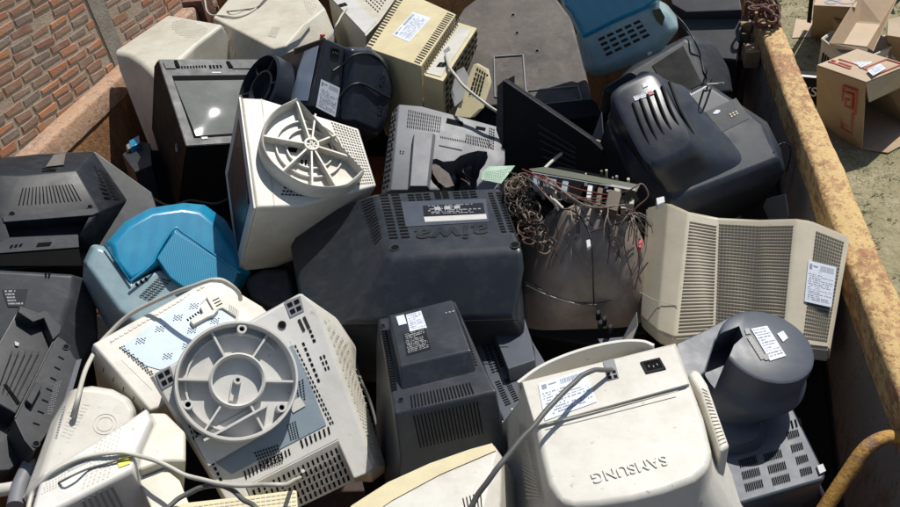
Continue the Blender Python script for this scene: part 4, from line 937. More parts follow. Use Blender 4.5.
sb = T.loft('swivel_foot', [('l', T.pts(0, [(478, 63, .0), (489, 69, -.01), (492, 82, -.03), (484, 108, -.08), (475, 117, -.10), (459, 115, -.09), (467, 92, -.05)])), ('l', [p+Vector((-.006, .012, 0)) for p in T.pts(0, [(478, 63, .0), (489, 69, -.01), (492, 82, -.03), (484, 108, -.08), (475, 117, -.10), (459, 115, -.09), (467, 92, -.05)])])], 'cream', .001, 1)
T.slots('grille_slots', [(477, 67, 0), (489, 75, -.02), (481, 110, -.085), (464, 110, -.085)], 0, 5, 9, .7, .72, 'ventw', .004, parent=sb)
T.slab('mount_lug', [(456, 72, 0), (463, 68, 0), (468, 78, -.02), (463, 100, -.06), (454, 108, -.08), (450, 92, -.05)], 0, 'white', .004, .004, .001); 
# ============ I: chassis ============
T = mon('light grey cover with a jagged broken opening and grilles, above the central television', (399, 105), -.93, (40, 88), (508, 130), 'television_cover', 'television cover')
cv = T.loft('cover', [(0, [(399, 104), (421, 106), (444, 112), (507, 129), (507, 155), (497, 190), (391, 190)]), (-.03, [(392, 112), (421, 112), (444, 118), (508, 135), (508, 160), (498, 198), (381, 195)]), ('g', -.20, 1, 1, -.0, 0)], 'lgrey', .003, 2)
T.slots('vent', [(408, 109), (442, 117), (440, 133), (406, 128)], 0, 16, 5, .45, .7, 'ventw'); T.slots('vent', [(466, 134), (488, 139), (493, 150), (464, 143)], 0, 11, 3, .45, .7, 'ventw'); T.slots('vent', [(489, 127), (495, 129), (494, 151), (488, 146)], 0, 3, 8, .6, .5, 'ventw')
T.slots('vent', [(398, 107), (391, 113, -.03), (380, 193, -.03), (390, 188)], 0, 3, 16, .6, .6, 'void', .002, stag=.3)
T.slots('vent', [(440, 136), (466, 141), (466, 143), (440, 138)], 0, 14, 1, .5, .8, 'ventw')
T.slots('connector', [(447, 118), (463, 122), (463, 127), (446, 123)], 0, 1, 1, 1, 1, 'void'); T.slots('connector', [(476, 126), (486, 128), (485, 131), (476, 129)], 0, 1, 1, 1, 1, 'void'); T.slots('connector', [(500, 134), (508, 136), (507, 138), (500, 137)], 0, 1, 1, 1, 1, 'void')
T.hole((504, 148), 0, .007); T.slots('small_marks', [(399, 150), (405, 151), (404, 155), (399, 154)], 0, 2, 2, .5, .5, 'void')
T.loft('moulded_block', [(.02, [(414, 134), (433, 133), (427, 186), (410, 186)]), (.001, [(413, 136), (436, 135), (430, 190), (408, 190)])], 'lgrey', .002, 2)
hole_ = [(428, 158), (431, 155), (437, 154), (444, 157), (455, 156), (461, 151), (470, 148), (479, 146), (488, 147), (489, 153), (486, 160), (481, 166), (480, 172), (478, 176), (478, 186), (470, 189), (445, 189), (438, 183), (433, 178), (428, 168)]
cut(T, cv, hole_, .02, -.13)
rr = random.Random(4)
for k in range(14):
    x, y = rr.uniform(435, 476), rr.uniform(160, 186)
    T.loft('inner_part', [(-.05-rr.random()*.04, [(x-4, y-3), (x+rr.uniform(1, 5), y-4), (x+5, y+3), (x-3, y+4)]), ('g', -.13, 1, 1, 0, 0)], rr.choice(('dusty', 'black', 'mid', 'brownc')), .002, 1)
for k in range(5):
    x, y = rr.uniform(436, 470), rr.uniform(160, 180); bm = bmesh.new()
    add_tube(bm, catmull([T.P(x, y, -.05), T.P(x+rr.uniform(-8, 10), y+6, -.02), T.P(x+rr.uniform(-8, 16), y+14, -.04)], 6), .0016, 6); bm_obj('wire', bm, rr.choice(('wire_k', 'wire_b')), T.e, 60)
T.slab('torn_foil', [(431, 162), (436, 161), (441, 168), (449, 174), (454, 186), (446, 188), (438, 182), (433, 174)], -.012, 'dusty', .002, 0)
T.slots('panel_line', [(439, 145), (462, 150), (462, 151), (439, 146)], 0, 1, 1, 1, .8, 'ventw')
# circuit board piece
T = Thing('circuit_board', 'small green circuit board corner sticking out behind the big central television', 'circuit board', (485, 184), -.925, (35, 80), (515, 167))
T.slab('board', [(481, 180), (482, 172), (489, 167), (515, 166), (501, 184)], 0, 'pcbg', .002, 0); T.slots('solder_dots', [(485, 172), (511, 168), (500, 182), (483, 182)], 0, 12, 8, .4, .4, 'silver', .003, stag=.5)
# ============ J: arched panel ============
T = mon('dusty dark arched television back panel standing at the top centre of the heap', (495, 100), -1.07, (40, 96), (592, 98), 'television', 'television')
arch = [(486, 106), (462, 80), (454, 45), (455, 22), (464, 8), (480, -4), (505, -14), (535, -14), (556, -2), (571, 18), (582, 56), (591, 98), (590, 103)]
T.loft('back_panel', [(0, arch), (-.03, [(x+1, y+3) for x, y in arch]), ('g', -.25, 1, 1, 0, 0)], 'dusty', .008, 3)
T.loft('lower_lip', [(.012, [(540, 104), (592, 99), (597, 103), (600, 115), (545, 122)]), (-.06, [(538, 112), (592, 106), (600, 112), (596, 140), (548, 150)])], 'black', .002, 2)  # black instead of dusty: the lip's shaded front is put into its colour
def frameloop(T, name, pts, d, r, mat):
    bm = bmesh.new(); P_ = [T.P(x, y, d) for x, y in pts]
    for a, b_ in zip(P_, P_[1:]+P_[:1]): add_tube(bm, [a, b_], r, 6)
    return bm_obj(name, bm, mat, T.e, 60)
frameloop(T, 'moulded_frame', [(494, 57), (523, 55), (526, 96), (495, 97)], .001, .003, 'mid'); frameloop(T, 'moulded_frame', [(527, 91), (578, 86), (582, 100), (530, 106)], .001, .003, 'mid')
for p in ((513, 15), (517, 33), (537, 51)): T.hole(p, .0, .006, mat='lite')
# ============ K: black vented panel ============
T = Thing('television_cover', 'black ribbed television cover with a sharp corner pointing up, below the dusty arched panel', 'television cover', (505, 170), -1.04, (35, 215), (600, 165), GM)
T.loft('panel', [(0, [(503, 80), (548, 110), (590, 139), (602, 150), (598, 168), (560, 185), (505, 185)]), ('g', -.02, 1, 1, 0, 0)], 'black', .002, 2)
T.loft('side', [(.002, [(503, 81), (497, 86), (496, 130), (503, 150)]), ('g', -.06, 1, 1, 0, 0)], 'dark', .001, 1)
for k in range(6): T.slots('moulded_rib', [(536+k*1, 122+k*8), (578, 148+k*5), (578, 150+k*5), (536+k*1, 124+k*8)], 0, 1, 1, .9, 1, 'dark', .002)
frameloop(T, 'painted_edge_light', [(503, 80), (590, 139)], .001, .0015, 'mid')  # grey line painting the light caught along the cover's edge
# ============ AG/small left things ============
T = Thing('plastic_case', 'small black case with blue and metal bits on top by the rusty wall', 'case', (123, 153), -1.12, UP, (140, 140))
T.loft('case_body', [(0, [(122, 154), (140, 141), (150, 143), (152, 165), (135, 172)]), (-.2, [(140, 210), (155, 195), (165, 200), (165, 220), (150, 225)])], 'dark', .003, 2)
T.loft('blue_part', [(.02, [(129, 141), (139, 135), (140, 143), (131, 147)]), (.001, [(129, 146), (139, 140), (140, 149), (131, 153)])], 'blue', .001, 1)
T.loft('metal_part', [(.016, [(126, 145), (130, 142), (132, 147), (128, 149)]), (.001, [(126, 149), (130, 146), (132, 151), (128, 153)])], 'metal', .001, 1)
# ============ AA: black TV left ============
T = mon('black faceted television back at the left edge against the rusty wall', (98, 212), -.98, (28, 90), (3, 220), 'television', 'television')
top = [(-30, 175), (20, 176), (76, 171), (100, 212), (78, 236), (6, 246), (-40, 250)]
hb_ = T.loft('back_hump', [(.0, top), (-.07, [(-35, 160), (38, 154), (94, 151), (128, 200), (96, 252), (10, 262), (-50, 270)])], 'char', .004, 2)
T.loft('housing', [(-.068, [(-35, 162), (40, 153), (95, 151), (152, 192), (157, 208), (130, 235), (96, 262), (-50, 275)]), (-.11, [(-35, 170), (40, 161), (95, 158), (154, 199), (160, 216), (132, 245), (96, 272), (-50, 285)]), ('g', -.26, 1, 1, 0, 0)], 'char', .004, 2)
cut(T, hb_, [(4, 221), (90, 214), (79, 235), (10, 239)], .01, -.045); T.slab('ledge', [(2, 217), (96, 209), (99, 213), (92, 216), (4, 223)], 0, 'dark', .004, .0005, .001)
T.slab('terminal_plate', [(-5, 246), (10, 238), (78, 235), (79, 248), (0, 254)], 0, 'dark', .003, .001, .001); T.slots('terminals', [(38, 243), (52, 242), (50, 246), (36, 247)], .004, 1, 1, 1, 1, 'void'); T.slots('terminals', [(10, 245), (24, 243), (22, 247), (8, 249)], .004, 3, 1, .6, .8, 'void')
T.slab('painted_underside_shade', [(0, 255), (79, 249), (82, 266), (0, 266)], 0, 'void', .001, .0005)  # black sheet painting the shade below the terminal plate
T.slots('latch_slot', [(42, 169, -.01), (56, 170, -.01), (56, 172, -.005), (42, 171, -.005)], 0, 1, 1, 1, 1, 'void', .004)
T.slab('worn_patch', [(54, 156, -.055), (66, 154, -.055), (64, 166, -.02), (46, 168, -.02)], 0, 'dusty', .001, .003)
T.slots('vent', [(84, 160, -.05), (108, 176, -.05), (122, 200, -.055), (104, 200, -.02)], 0, 2, 9, .8, .4, 'void', .004)
T.slots('vent', [(22, 186), (72, 182), (84, 203), (16, 208)], 0, 16, 1, .3, .8, 'void', .0008)
for p in ((12, 214), (90, 207), (70, 243)): T.hole(p, .001, .006)
# ============ AB ============
T = mon('dark grey television with warning label, below the black faceted one at the left edge', (75, 275), -1.0, (24, 92), (0, 271), 'television', 'television')
T.loft('back_cover', [(0, [(-50, 268), (0, 270), (74, 274), (72, 292), (61, 322), (50, 345), (-50, 345)]), (-.05, [(-50, 268), (0, 272), (86, 278), (96, 300), (98, 335), (80, 370), (-50, 375)]), ('g', -.25, 1.02, 1.02, 0, 0)], 'dark', .01, 3)
T.label([(2, 290), (28, 289), (24, 307), (8, 307)], .001, 'black', 3, 71, barcode=False, name='warning_label'); T.slots('screw_recess', [(44, 272), (52, 272), (50, 279), (44, 278)], 0, 2, 1, .6, .9, 'void')
# ============ AC: open TV housing ============
T = mon('empty black television housing lying open with high walls at the lower left edge', (15, 418), -.91, (30, 60), (52, 345), 'television_housing', 'television housing')
T.loft('outer_wall', [(0, [(14, 419), (53, 342), (58, 336), (66, 341), (74, 356), (80, 363), (62, 410), (57, 420), (34, 452), (24, 440)]), ('g', -.16, 1.02, 1.02, 0, -.01)], 'char', .002, 2)
T.loft('inner_wall', [(-.02, [(-40, 400), (0, 340), (20, 305), (44, 313), (52, 345), (16, 414), (0, 405)]), ('g', -.2, 1, 1, 0, 0)], 'char', .003, 2)
T.loft('corner_frame', [(.004, [(20, 306), (32, 314), (46, 310), (62, 326), (60, 333), (53, 340), (44, 318), (33, 322), (18, 312)]), ('g', -.07, 1, 1, 0, 0)], 'char', .001, 1)
T.loft('lower_wall', [(-.06, [(-40, 405), (0, 407), (14, 420), (33, 452), (10, 470), (-40, 475)]), ('g', -.2, 1, 1, 0, 0)], 'char', .003, 2)
frameloop(T, 'painted_rim_light', [(15, 418), (53, 342)], .001, .0013, 'mid')  # thin grey tube as a painted highlight along the rim
T.slots('slot', [(3, 385, -.02), (6, 384, -.02), (20, 403, -.02), (17, 405, -.02)], 0, 1, 1, 1, 1, 'void', .002)
T.slab('edge_strip', [(76, 361), (81, 360), (66, 412), (60, 412)], 0, 'slate', .003, .001)
T.slots('scratches', [(54, 384), (62, 380), (52, 415), (46, 415)], 0, 5, 14, .4, .4, 'mid', .0008, stag=.4)
T.slots('inner_ribs', [(8, 352, -.02), (42, 352, -.02), (18, 398, -.02), (-6, 392, -.02)], 0, 5, 1, .12, .95, 'black', .006)
T.slots('wall_slots', [(58, 350), (68, 356), (40, 432), (28, 428)], 0, 1, 7, .55, .12, 'void', .0009)
for p in ((66, 347), (36, 444)): T.hole(p, .001, .005)
T.loft('latch_block', [(.012, [(26, 400, ), (36, 382), (42, 386), (32, 405)]), ('g', -.01, 1.05, 1.05, 0, 0)], 'char', .001, 1)
T.slots('silver_bit', [(13, 341, -.02), (20, 344, -.02), (18, 348, -.02), (14, 347, -.02)], 0, 1, 1, .7, .7, 'silver', .004)
# ============ AD: white labelled monitor ============
T = mon('bright white monitor with printed text and a round stamp, beside the open black housing', (75, 389), -.91, (22, 95), (112, 391))
T.loft('casing', [(0, [(75, 388), (92, 388), (112, 391), (127, 399), (134, 410), (130, 440), (90, 480), (40, 478), (58, 420)]), (-.03, [(70, 390), (92, 386), (113, 389), (130, 398), (137, 412), (132, 450), (90, 500), (22, 500), (50, 424)]), ('g', -.2, 1, 1, 0, -.01)], 'white', .008, 3)
T.slots('small_print', [(73, 400), (92, 404), (70, 440), (60, 436)], 0, 2, 11, .7, .45, 'grey', .0005); T.slots('small_print', [(60, 402), (71, 402), (60, 440), (52, 438)], 0, 1, 14, .25, .5, 'ink', .0005)
bm = bmesh.new(); cc = T.P(105, 424, 0); 
for r0 in (.019, .013): add_ring(bm, [(r0, .0004), (r0, .0009), (r0-.0012, .0009), (r0-.0012, .0004)], 36, cc)
bm_obj('round_stamp', bm, 'grey', T.e, None)
# roll at the corner
T = Thing('plastic_bag', 'crumpled clear and white plastic wrap at the bottom left corner', 'plastic wrap', (25, 480), -.98, UP, (50, 470))
for (P0, r0, mt) in (([(-14, 492), (2, 490), (14, 488)], .011, 'white'), ([(15, 506), (19, 488), (25, 474), (31, 462)], .013, 'lgrey'), ([(28, 500), (34, 488), (42, 468), (50, 446)], .009, 'grey')):
    bm = bmesh.new(); add_tube(bm, catmull([T.P(x, y, -.01) for x, y in P0], 10), r0, 16)
    bm_obj('fold', bm, mt, T.e, 60)
# ============ AE: beige grooved ============
T = mon('light grey monitor with grooved front and a small yellow sticker, at the bottom left edge', (55, 507), -.86, (26, 100), (130, 468))
T.loft('casing', [(0, [(30, 520), (44, 473), (100, 440), (146, 409), (150, 420), (137, 448), (132, 469), (80, 496), (48, 512)]), (-.006, [(28, 524), (42, 474), (99, 440), (147, 409), (153, 422), (141, 450), (134, 474), (82, 500), (50, 517)]),
   (-.10, [(40, 560), (55, 500), (110, 465), (160, 430), (168, 450), (158, 480), (158, 515), (100, 545), (60, 560)]), ('g', -.22, 1, 1, 0, 0)], 'grey', .003, 2)
T.slots('grooves', [(78, 499, -.007), (112, 482, -.007), (132, 520, -.09), (96, 536, -.09)], 0, 6, 1, .42, 1, 'mid', .008)
T.slots('top_ribs', [(80, 490), (110, 477), (124, 424), (96, 442)], 0, 6, 12, .3, .75, 'beige', .0008); T.slots('dot_grille', [(40, 496), (62, 486), (76, 456), (48, 472)], 0, 8, 8, .45, .4, 'warm', .0006, stag=.5)
T.slots('small_print', [(66, 474), (92, 462), (94, 455), (72, 464)], 0, 12, 2, .5, .5, 'mid', .0006)
T.slab('yellow_sticker', [(117, 462), (121, 456), (133, 455), (130, 464), (119, 468)], 0, 'yellow', .0008, .0008)
T.loft('side_block', [(-.03, [(138, 478), (165, 468), (180, 480), (190, 505), (195, 530), (160, 530)]), ('g', -.14, 1, 1, 0, 0)], 'beige', .003, 2)
T.loft('moulded_corner', [(-.012, [(148, 412), (166, 412), (186, 432), (186, 462), (164, 462), (143, 470), (136, 470), (142, 448), (153, 424)]), ('g', -.12, 1.02, 1.02, 0, 0)], 'beige', .006, 3)
# ============ Z: blue iMac-like ============
def shell(label, O, z, N, A, blue0, blue1, gray0, gray1, extra=None):
    T = mon(label, O, z, N, A, 'computer', 'computer')
    T.loft('blue_shell', blue0, 'blue', .010, 4); T.loft('clear_bezel', gray0, 'frost', .010, 4); return T
T = mon('translucent blue rounded computer with frosted grey front, at the left of the heap', (130, 284), -1.0, (20, 80), (190, 291), 'computer', 'computer')
T.loft('blue_shell', [(.015, [(112, 244), (128, 226), (152, 213), (182, 209), (200, 212), (218, 226), (232, 250), (240, 270), (200, 280), (176, 262), (160, 262), (140, 275), (131, 280), (116, 262)]),
    (-.02, [(104, 244), (124, 221), (150, 207), (184, 202), (205, 204), (226, 219), (242, 246), (252, 274), (205, 292), (178, 272), (160, 268), (138, 283), (130, 284), (110, 264)]), ('g', -.20, 1.0, 1.0, 0, 0)], 'blue', .014, 4)
T.loft('clear_front', [(.004, [(96, 246), (106, 250), (132, 282), (160, 268), (196, 292), (150, 335), (118, 310), (86, 266)]), (-.03, [(92, 243), (106, 246), (134, 280), (164, 272), (205, 296), (156, 350), (113, 318), (82, 264)]), ('g', -.16, 1, 1, 0, 0)], 'frost', .010, 4)
T.loft('pinstriped_door', [(.026, [(157, 258), (175, 231), (208, 252), (238, 272), (232, 290), (188, 290), (170, 277)]), (.002, [(155, 260), (174, 229), (209, 250), (242, 272), (236, 296), (188, 294), (168, 280)])], 'blue2', .003, 2)
T.slots('vent', [(158, 277, .005), (172, 281, .005), (150, 302, .005), (138, 296, .005)], 0, 3, 10, .8, .35, 'ventw', .002)
T.slots('ports', [(133, 284, .004), (147, 276, .004), (150, 280, .004), (136, 288, .004)], 0, 3, 1, .4, .8, 'void', .002)
frameloop(T, 'shell_edge', [(105, 245), (131, 283)], .012, .0025, 'blue'); 
arcs = [(131, 281), (152, 264), (158, 252), (174, 229), (183, 233), (212, 253), (240, 273)]
bm = bmesh.new(); add_tube(bm, catmull([T.P(x, y, .024) for x, y in arcs], 5), .0028, 8); bm_obj('shell_edge', bm, 'blue', T.e, 60)
# ============ L: back blue computer ============
T = mon('translucent blue computer with grey vented underside, at the top edge behind the dusty arched panel', (636, 56), -.92, (12, 265), (670, 32), 'computer', 'computer')
T.loft('clear_underside', [(.0, [(584, 38), (615, 22), (646, 8), (662, 18), (670, 32), (657, 44), (630, 58), (600, 70), (590, 66)]), (-.03, [(575, 34), (615, 16), (646, 2), (668, 12), (680, 28), (662, 52), (632, 66), (598, 78), (584, 72)]), ('g', -.18, 1, 1, 0, 0)], 'frost', .012, 4)
T.loft('blue_shell', [(.004, [(564, 6), (572, 14), (584, 38), (615, 22), (645, 9), (658, -2), (660, -20), (570, -20)]), (-.03, [(560, 2), (568, 14), (582, 42), (615, 28), (648, 12), (664, -2), (665, -25), (566, -25)]), ('g', -.2, 1, 1, 0, 0)], 'blue', .010, 4)
T.slots('vent', [(596, 38), (640, 18), (652, 36), (606, 58)], .0005, 5, 4, .7, .5, 'ventw', .0012)
T.slab('port_bay', [(652, 10), (660, 8), (665, 17), (662, 26), (656, 20)], 0, 'pcbd', .002, .001); T.slab('white_badge', [(647, 52, -.02), (651, 50, -.02), (652, 53, -.02), (648, 55, -.02)], 0, 'white2', .001, .006)
# ============ M: dark TV top right ============
T = mon('charcoal television with a sloping back and knotted cord, at the upper right', (687, 44), -1.0, (38, 70), (650, 62), 'television', 'television')
T.loft('back_cover', [(0, [(602, 88), (640, 64), (684, 38), (692, 42), (706, 78), (700, 95), (640, 110)]), (-.06, [(600, 96), (640, 58), (690, 34), (715, 42), (730, 68), (734, 92), (640, 130)]), ('g', -.22, 1, 1, 0, 0)], 'dark', .012, 4)
T.slab('painted_facet_shade', [(652, 66), (683, 46), (702, 84), (672, 98)], 0, 'black', .001, .0008)  # black sheet painting shade onto the left-facing facet
# ============ N ============
T = mon('flat dark grey television slab at the top edge beside the bent pipe', (700, 14), -1.0, (40, 95), (740, 12), 'television', 'television')
T.loft('housing', [(0, [(668, -10), (738, -12), (742, 10), (686, 12), (672, 4)]), ('g', -.12, 1, 1, 0, 0)], 'dgrey', .004, 2)
T.loft('lower_body', [(-.03, [(676, 18), (740, 17), (742, 30), (736, 60), (712, 58), (690, 38)]), ('g', -.22, 1, 1, 0, 0)], 'dgrey', .006, 3)
# ============ O: navy TV ============
T = mon('glossy blue black television back with long ribs and a red and white sticker', (668, 200), -1.03, (32, 62), (785, 160), 'television', 'television')
T.loft('back_shelf', [(0, [(618, 120), (650, 70), (690, 92), (706, 83), (742, 107), (763, 124), (770, 140), (780, 158), (724, 180), (672, 200), (640, 165)]), (-.03, [(606, 122), (640, 70), (688, 90), (710, 84), (745, 107), (768, 122), (782, 150), (786, 172), (726, 198), (675, 218), (632, 182)]), ('g', -.22, 1.0, 1.0, 0, 0)], 'navy', .009, 4)
T.loft('back_hump', [rsq(T, .075, [(612, 93), (654, 72), (694, 142), (650, 164)], p=5), rsq(T, .070, [(608, 92), (655, 68), (700, 146), (648, 171)], p=5), rsq(T, .050, [(604, 95), (658, 67), (708, 152), (652, 182)], p=5), rsq(T, .022, [(603, 103), (664, 71), (720, 156), (658, 190)], p=5), rsq(T, .006, [(603, 110), (672, 76), (738, 160), (664, 196)], p=6), rsq(T, -.004, [(602, 114), (680, 80), (756, 162), (668, 199)], p=8)], 'navy', 0, wn=False)
for k in range(6):
    x0, y0 = 633+k*7.2, 103-k*4.2
    x1, y1 = x0+25, y0+62-k*1.5
    P_ = [T.P(x0, y0, .0765), T.P(x0+10, y0+26, .0765), T.P(x1-3, y1-6, .066), T.P(x1, y1, .052)]
    bm = bmesh.new(); add_tube(bm, catmull(P_, 6), .0035, 8); bm_obj('rib', bm, 'black', T.e, 60)
T.label([(633, 97), (653, 90), (654, 94), (635, 101)], .0755, 'white', 1, 81, barcode=False, name='red_white_sticker', lift=.0012); T.slab('red_sticker', [(646, 94), (653, 91.5), (653.6, 94), (647, 96.5)], .0755, 'red', .0006, .0016); T.slab('small_sticker', [(642, 84), (647, 82), (648, 86), (643, 88)], .0755, 'paper', .0008, .0004)
T.slab('terminal_panel', [(705, 112), (736, 98), (750, 118), (722, 132)], .0003, 'dark', .0006); T.slab('oval_badge', [(713, 113), (716, 110), (720, 110), (720, 112), (717, 114), (713, 114)], .0012, 'paper', .0006, .0004)
T.slots('terminals', [(728, 114), (737, 110), (739, 114), (731, 118)], .0012, 3, 2, .55, .55, 'cream', .001)
# ============ P: exposed tube chassis ============
T = Thing('picture_tube_chassis', 'exposed brown glass picture tube with dangling wires and an open circuit board', 'picture tube', (585, 260), -1.0, (30, 92), (640, 258))
T.loft('glass_funnel', [rsq(T, .045, [(568, 202), (610, 202), (612, 222), (566, 222)], p=2.2), rsq(T, .02, [(552, 205), (628, 205), (624, 244), (558, 244)], p=2.5), rsq(T, -.02, [(532, 212), (642, 214), (636, 272), (545, 276)], p=3), rsq(T, -.07, [(518, 226), (648, 230), (644, 306), (530, 312)], p=4), rsq(T, -.15, [(508, 250), (654, 254), (648, 330), (516, 334)], p=6)], 'tube', 0, wn=False)
T.loft('screen_rim', [(-.14, [(505, 268), (590, 256), (656, 268), (648, 332), (590, 345), (510, 332)]), ('g', -.20, 1.03, 1.03, 0, 0)], 'black', .006, 3)
T.loft('metal_shield', [(.03, [(533, 172), (560, 166), (600, 174), (632, 186), (640, 200), (620, 216), (575, 205), (535, 195)]), ('g', .0, 1, 1, 0, -.004)], 'void', .003, 2)
Bd = T.slab('circuit_board', [(529, 170, .07), (545, 168, .07), (640, 186, .07), (636, 193, .07), (600, 184, .075), (532, 172, .075)], 0, 'pcbd', .004, 0)
T.slab('board_edge', [(532, 171, .076), (636, 189, .076), (635, 191, .076), (532, 173, .076)], 0, 'silver', .001, .0005)
for (Q, mt) in (([(533, 172), (540, 173), (539, 185), (533, 184)], 'plated'), ([(544, 174), (557, 177), (555, 189), (543, 186)], 'mid'), ([(563, 179), (569, 180), (566, 194), (560, 192)], 'plated'), ([(588, 184), (593, 185), (590, 201), (586, 199)], 'white2'),
               ([(598, 187), (603, 188), (600, 206), (595, 204)], 'brownc'), ([(609, 189), (622, 192), (617, 211), (605, 208)], 'brownc')):
    T.loft('board_component', [(.074, Q), ('g', .045, .95, .95, 0, 0)], mt, .0012, 2)
rq = random.Random(77)
for k in range(34):
    u = rq.random(); x = 534+u*98; y = 173+u*17+rq.uniform(2, 16+6*u); sz = rq.uniform(1.2, 3.2); d1 = rq.uniform(.05, .066)
    if rq.random() < .5:
        c = T.P(x, y, 0); bm = bmesh.new(); rr_ = sz*.0012; add_ring(bm, [(rr_, .03), (rr_, d1), (0.0002, d1), (0.0002, .03)], 12, c); bm_obj('capacitor', bm, rq.choice(('dark', 'plated', 'brownc', 'mid', 'tan')), T.e, 40)
    else: T.loft('board_component', [(d1, [(x-sz, y-sz), (x+sz*.8, y-sz*.8), (x+sz*.7, y+sz), (x-sz, y+sz*.8)]), ('g', .03, 1, 1, 0, 0)], rq.choice(('brownc', 'mid', 'dark', 'pcbd', 'tan', 'cream')), .0006, 1)
rnd = random.Random(21)
def wire(P0, r, mt, name='wire', d=None):
    bm = bmesh.new(); add_tube(bm, catmull([T.P(x, y, z) for x, y, z in P0], 7), r, 6); return bm_obj(name, bm, mt, T.e, 60)
wire([(540, 186, .07), (552, 200, .08), (575, 198, .07), (600, 208, .07), (620, 216, .06)], .0016, 'wire_b'); wire([(560, 200, .07), (552, 215, .06), (545, 235, .04), (542, 255, .02)], .0022, 'wire_b')
wire([(555, 208, .06), (575, 212, .06), (588, 230, .05), (592, 250, .04), (593, 275, .0), (594, 304, -.05)], .0018, 'wire_k'); wire([(525, 282, -.05), (545, 292, -.05), (575, 302, -.06), (595, 305, -.06), (615, 298, -.06), (635, 280, -.05), (648, 262, -.03)], .0018, 'wire_g')
wire([(526, 285, -.05), (550, 296, -.05), (580, 305, -.06)], .0012, 'wire_w'); wire([(620, 193, .07), (630, 190, .09), (642, 184, .09), (648, 196, .08), (638, 206, .07), (630, 214, .06)], .0018, 'wire_b')
wire([(590, 232, .06), (610, 226, .06), (628, 220, .06), (645, 215, .06)], .0018, 'wire_k')
wire([(550, 196, .08), (558, 210, .07), (553, 199, .085), (563, 208, .08)], .0025, 'wire_w')
for k in range(110):
    u_ = rnd.random(); x, y = 510+u_*24+rnd.uniform(-6, 14), 176+u_*62+rnd.uniform(-6, 8); P0 = []; r_ = rnd.uniform(3, 9); a = rnd.uniform(0, 6.28); da = rnd.choice((-1, 1))*rnd.uniform(.5, 1.1); vx, vy = rnd.uniform(-1, 1.2), rnd.uniform(-.6, 1.6)
    zz = rnd.uniform(.0, .05)
    for j in range(9):
        P0.append((min(566, max(505, x+r_*math.cos(a))), max(172, y+r_*.8*math.sin(a)), zz+.012*math.sin(a*1.3))); a += da; x += vx; y += vy
    wire(P0, rnd.choice((.0008, .0011, .0015)), rnd.choice(('wire_b', 'wire_b', 'wire_g', 'wire_t', 'wire_t', 'wire_k', 'brownc', 'wire_t')))
for k in range(20):
    a = rnd.uniform(-.3, 3.5); L_ = rnd.uniform(10, 26); x, y = 633+rnd.uniform(-5, 5), 214+rnd.uniform(-4, 5); b0 = rnd.uniform(-5, 5)
    wire([(x, y, .06), (x+L_*.3*math.cos(a)+b0, y+L_*.3*math.sin(a), .066), (x+L_*.7*math.cos(a)+b0, y+L_*.6*math.sin(a)+4, .05), (x+L_*math.cos(a), y+abs(L_*math.sin(a))+8, .02)], rnd.choice((.0008, .0013)), rnd.choice(('wire_b', 'wire_t', 'wire_g', 'wire_k')))
wire([(640, 215, .05), (636, 240, .03), (640, 262, .0), (635, 290, -.04)], .0014, 'wire_b'); wire([(630, 216, .05), (624, 240, .04), (628, 262, .0), (632, 275, -.03)], .0014, 'wire_b'); wire([(648, 220, .04), (646, 250, .0), (638, 275, -.03)], .0014, 'wire_w')
rw = random.Random(33)
for k in range(16):
    x, y = rw.uniform(530, 620), rw.uniform(192, 214); P0 = [(x, y, .075)]
    for j in range(5): x += rw.uniform(-9, 14)*(1 if k % 2 else -.4); y += rw.uniform(4, 17); x = min(648, max(516, x)); P0.append((x, y, .06-.017*j+rw.uniform(0, .012)))
    wire(P0, rw.choice((.0007, .0010, .0014)), rw.choice(('wire_b', 'wire_k', 'wire_t', 'wire_k', 'wire_g')))
for k in range(8):
    x, y = 520+k*3+rw.uniform(-3, 3), rw.uniform(168, 176); wire([(x, y, .06), (x+14, y+rw.uniform(4, 12), .085), (x+34+rw.uniform(0, 20), y+rw.uniform(20, 34), .08), (x+60+rw.uniform(0, 40), y+rw.uniform(24, 40), .07)], rw.choice((.0008, .0012)), rw.choice(('wire_t', 'wire_b', 'wire_r', 'wire_g')))
T.loft('wire_connector', [(.05, [(656, 198), (664, 196), (665, 202), (657, 205)]), ('g', .03, 1, 1, 0, 0)], 'white2', .001, 1)
T.loft('yoke_connector', [(.06, [(586, 240), (590, 239), (591, 246), (587, 248)]), ('g', .05, 1, 1, 0, 0)], 'white2', .001, 1)
T.loft('red_clip', [(.03, [(639, 238), (643, 239), (641, 248), (638, 247)]), ('g', .02, 1, 1, 0, 0)], 'red', .001, 1)
for x, y in ((598, 312), (604, 318), (610, 326), (600, 322)):
    T.loft('plug_cluster', [(-.045, [(x-2.5, y-2), (x+2.5, y-3), (x+3, y+2), (x-2, y+3)]), ('g', -.075, 1, 1, 0, 0)], 'char', .002, 1)
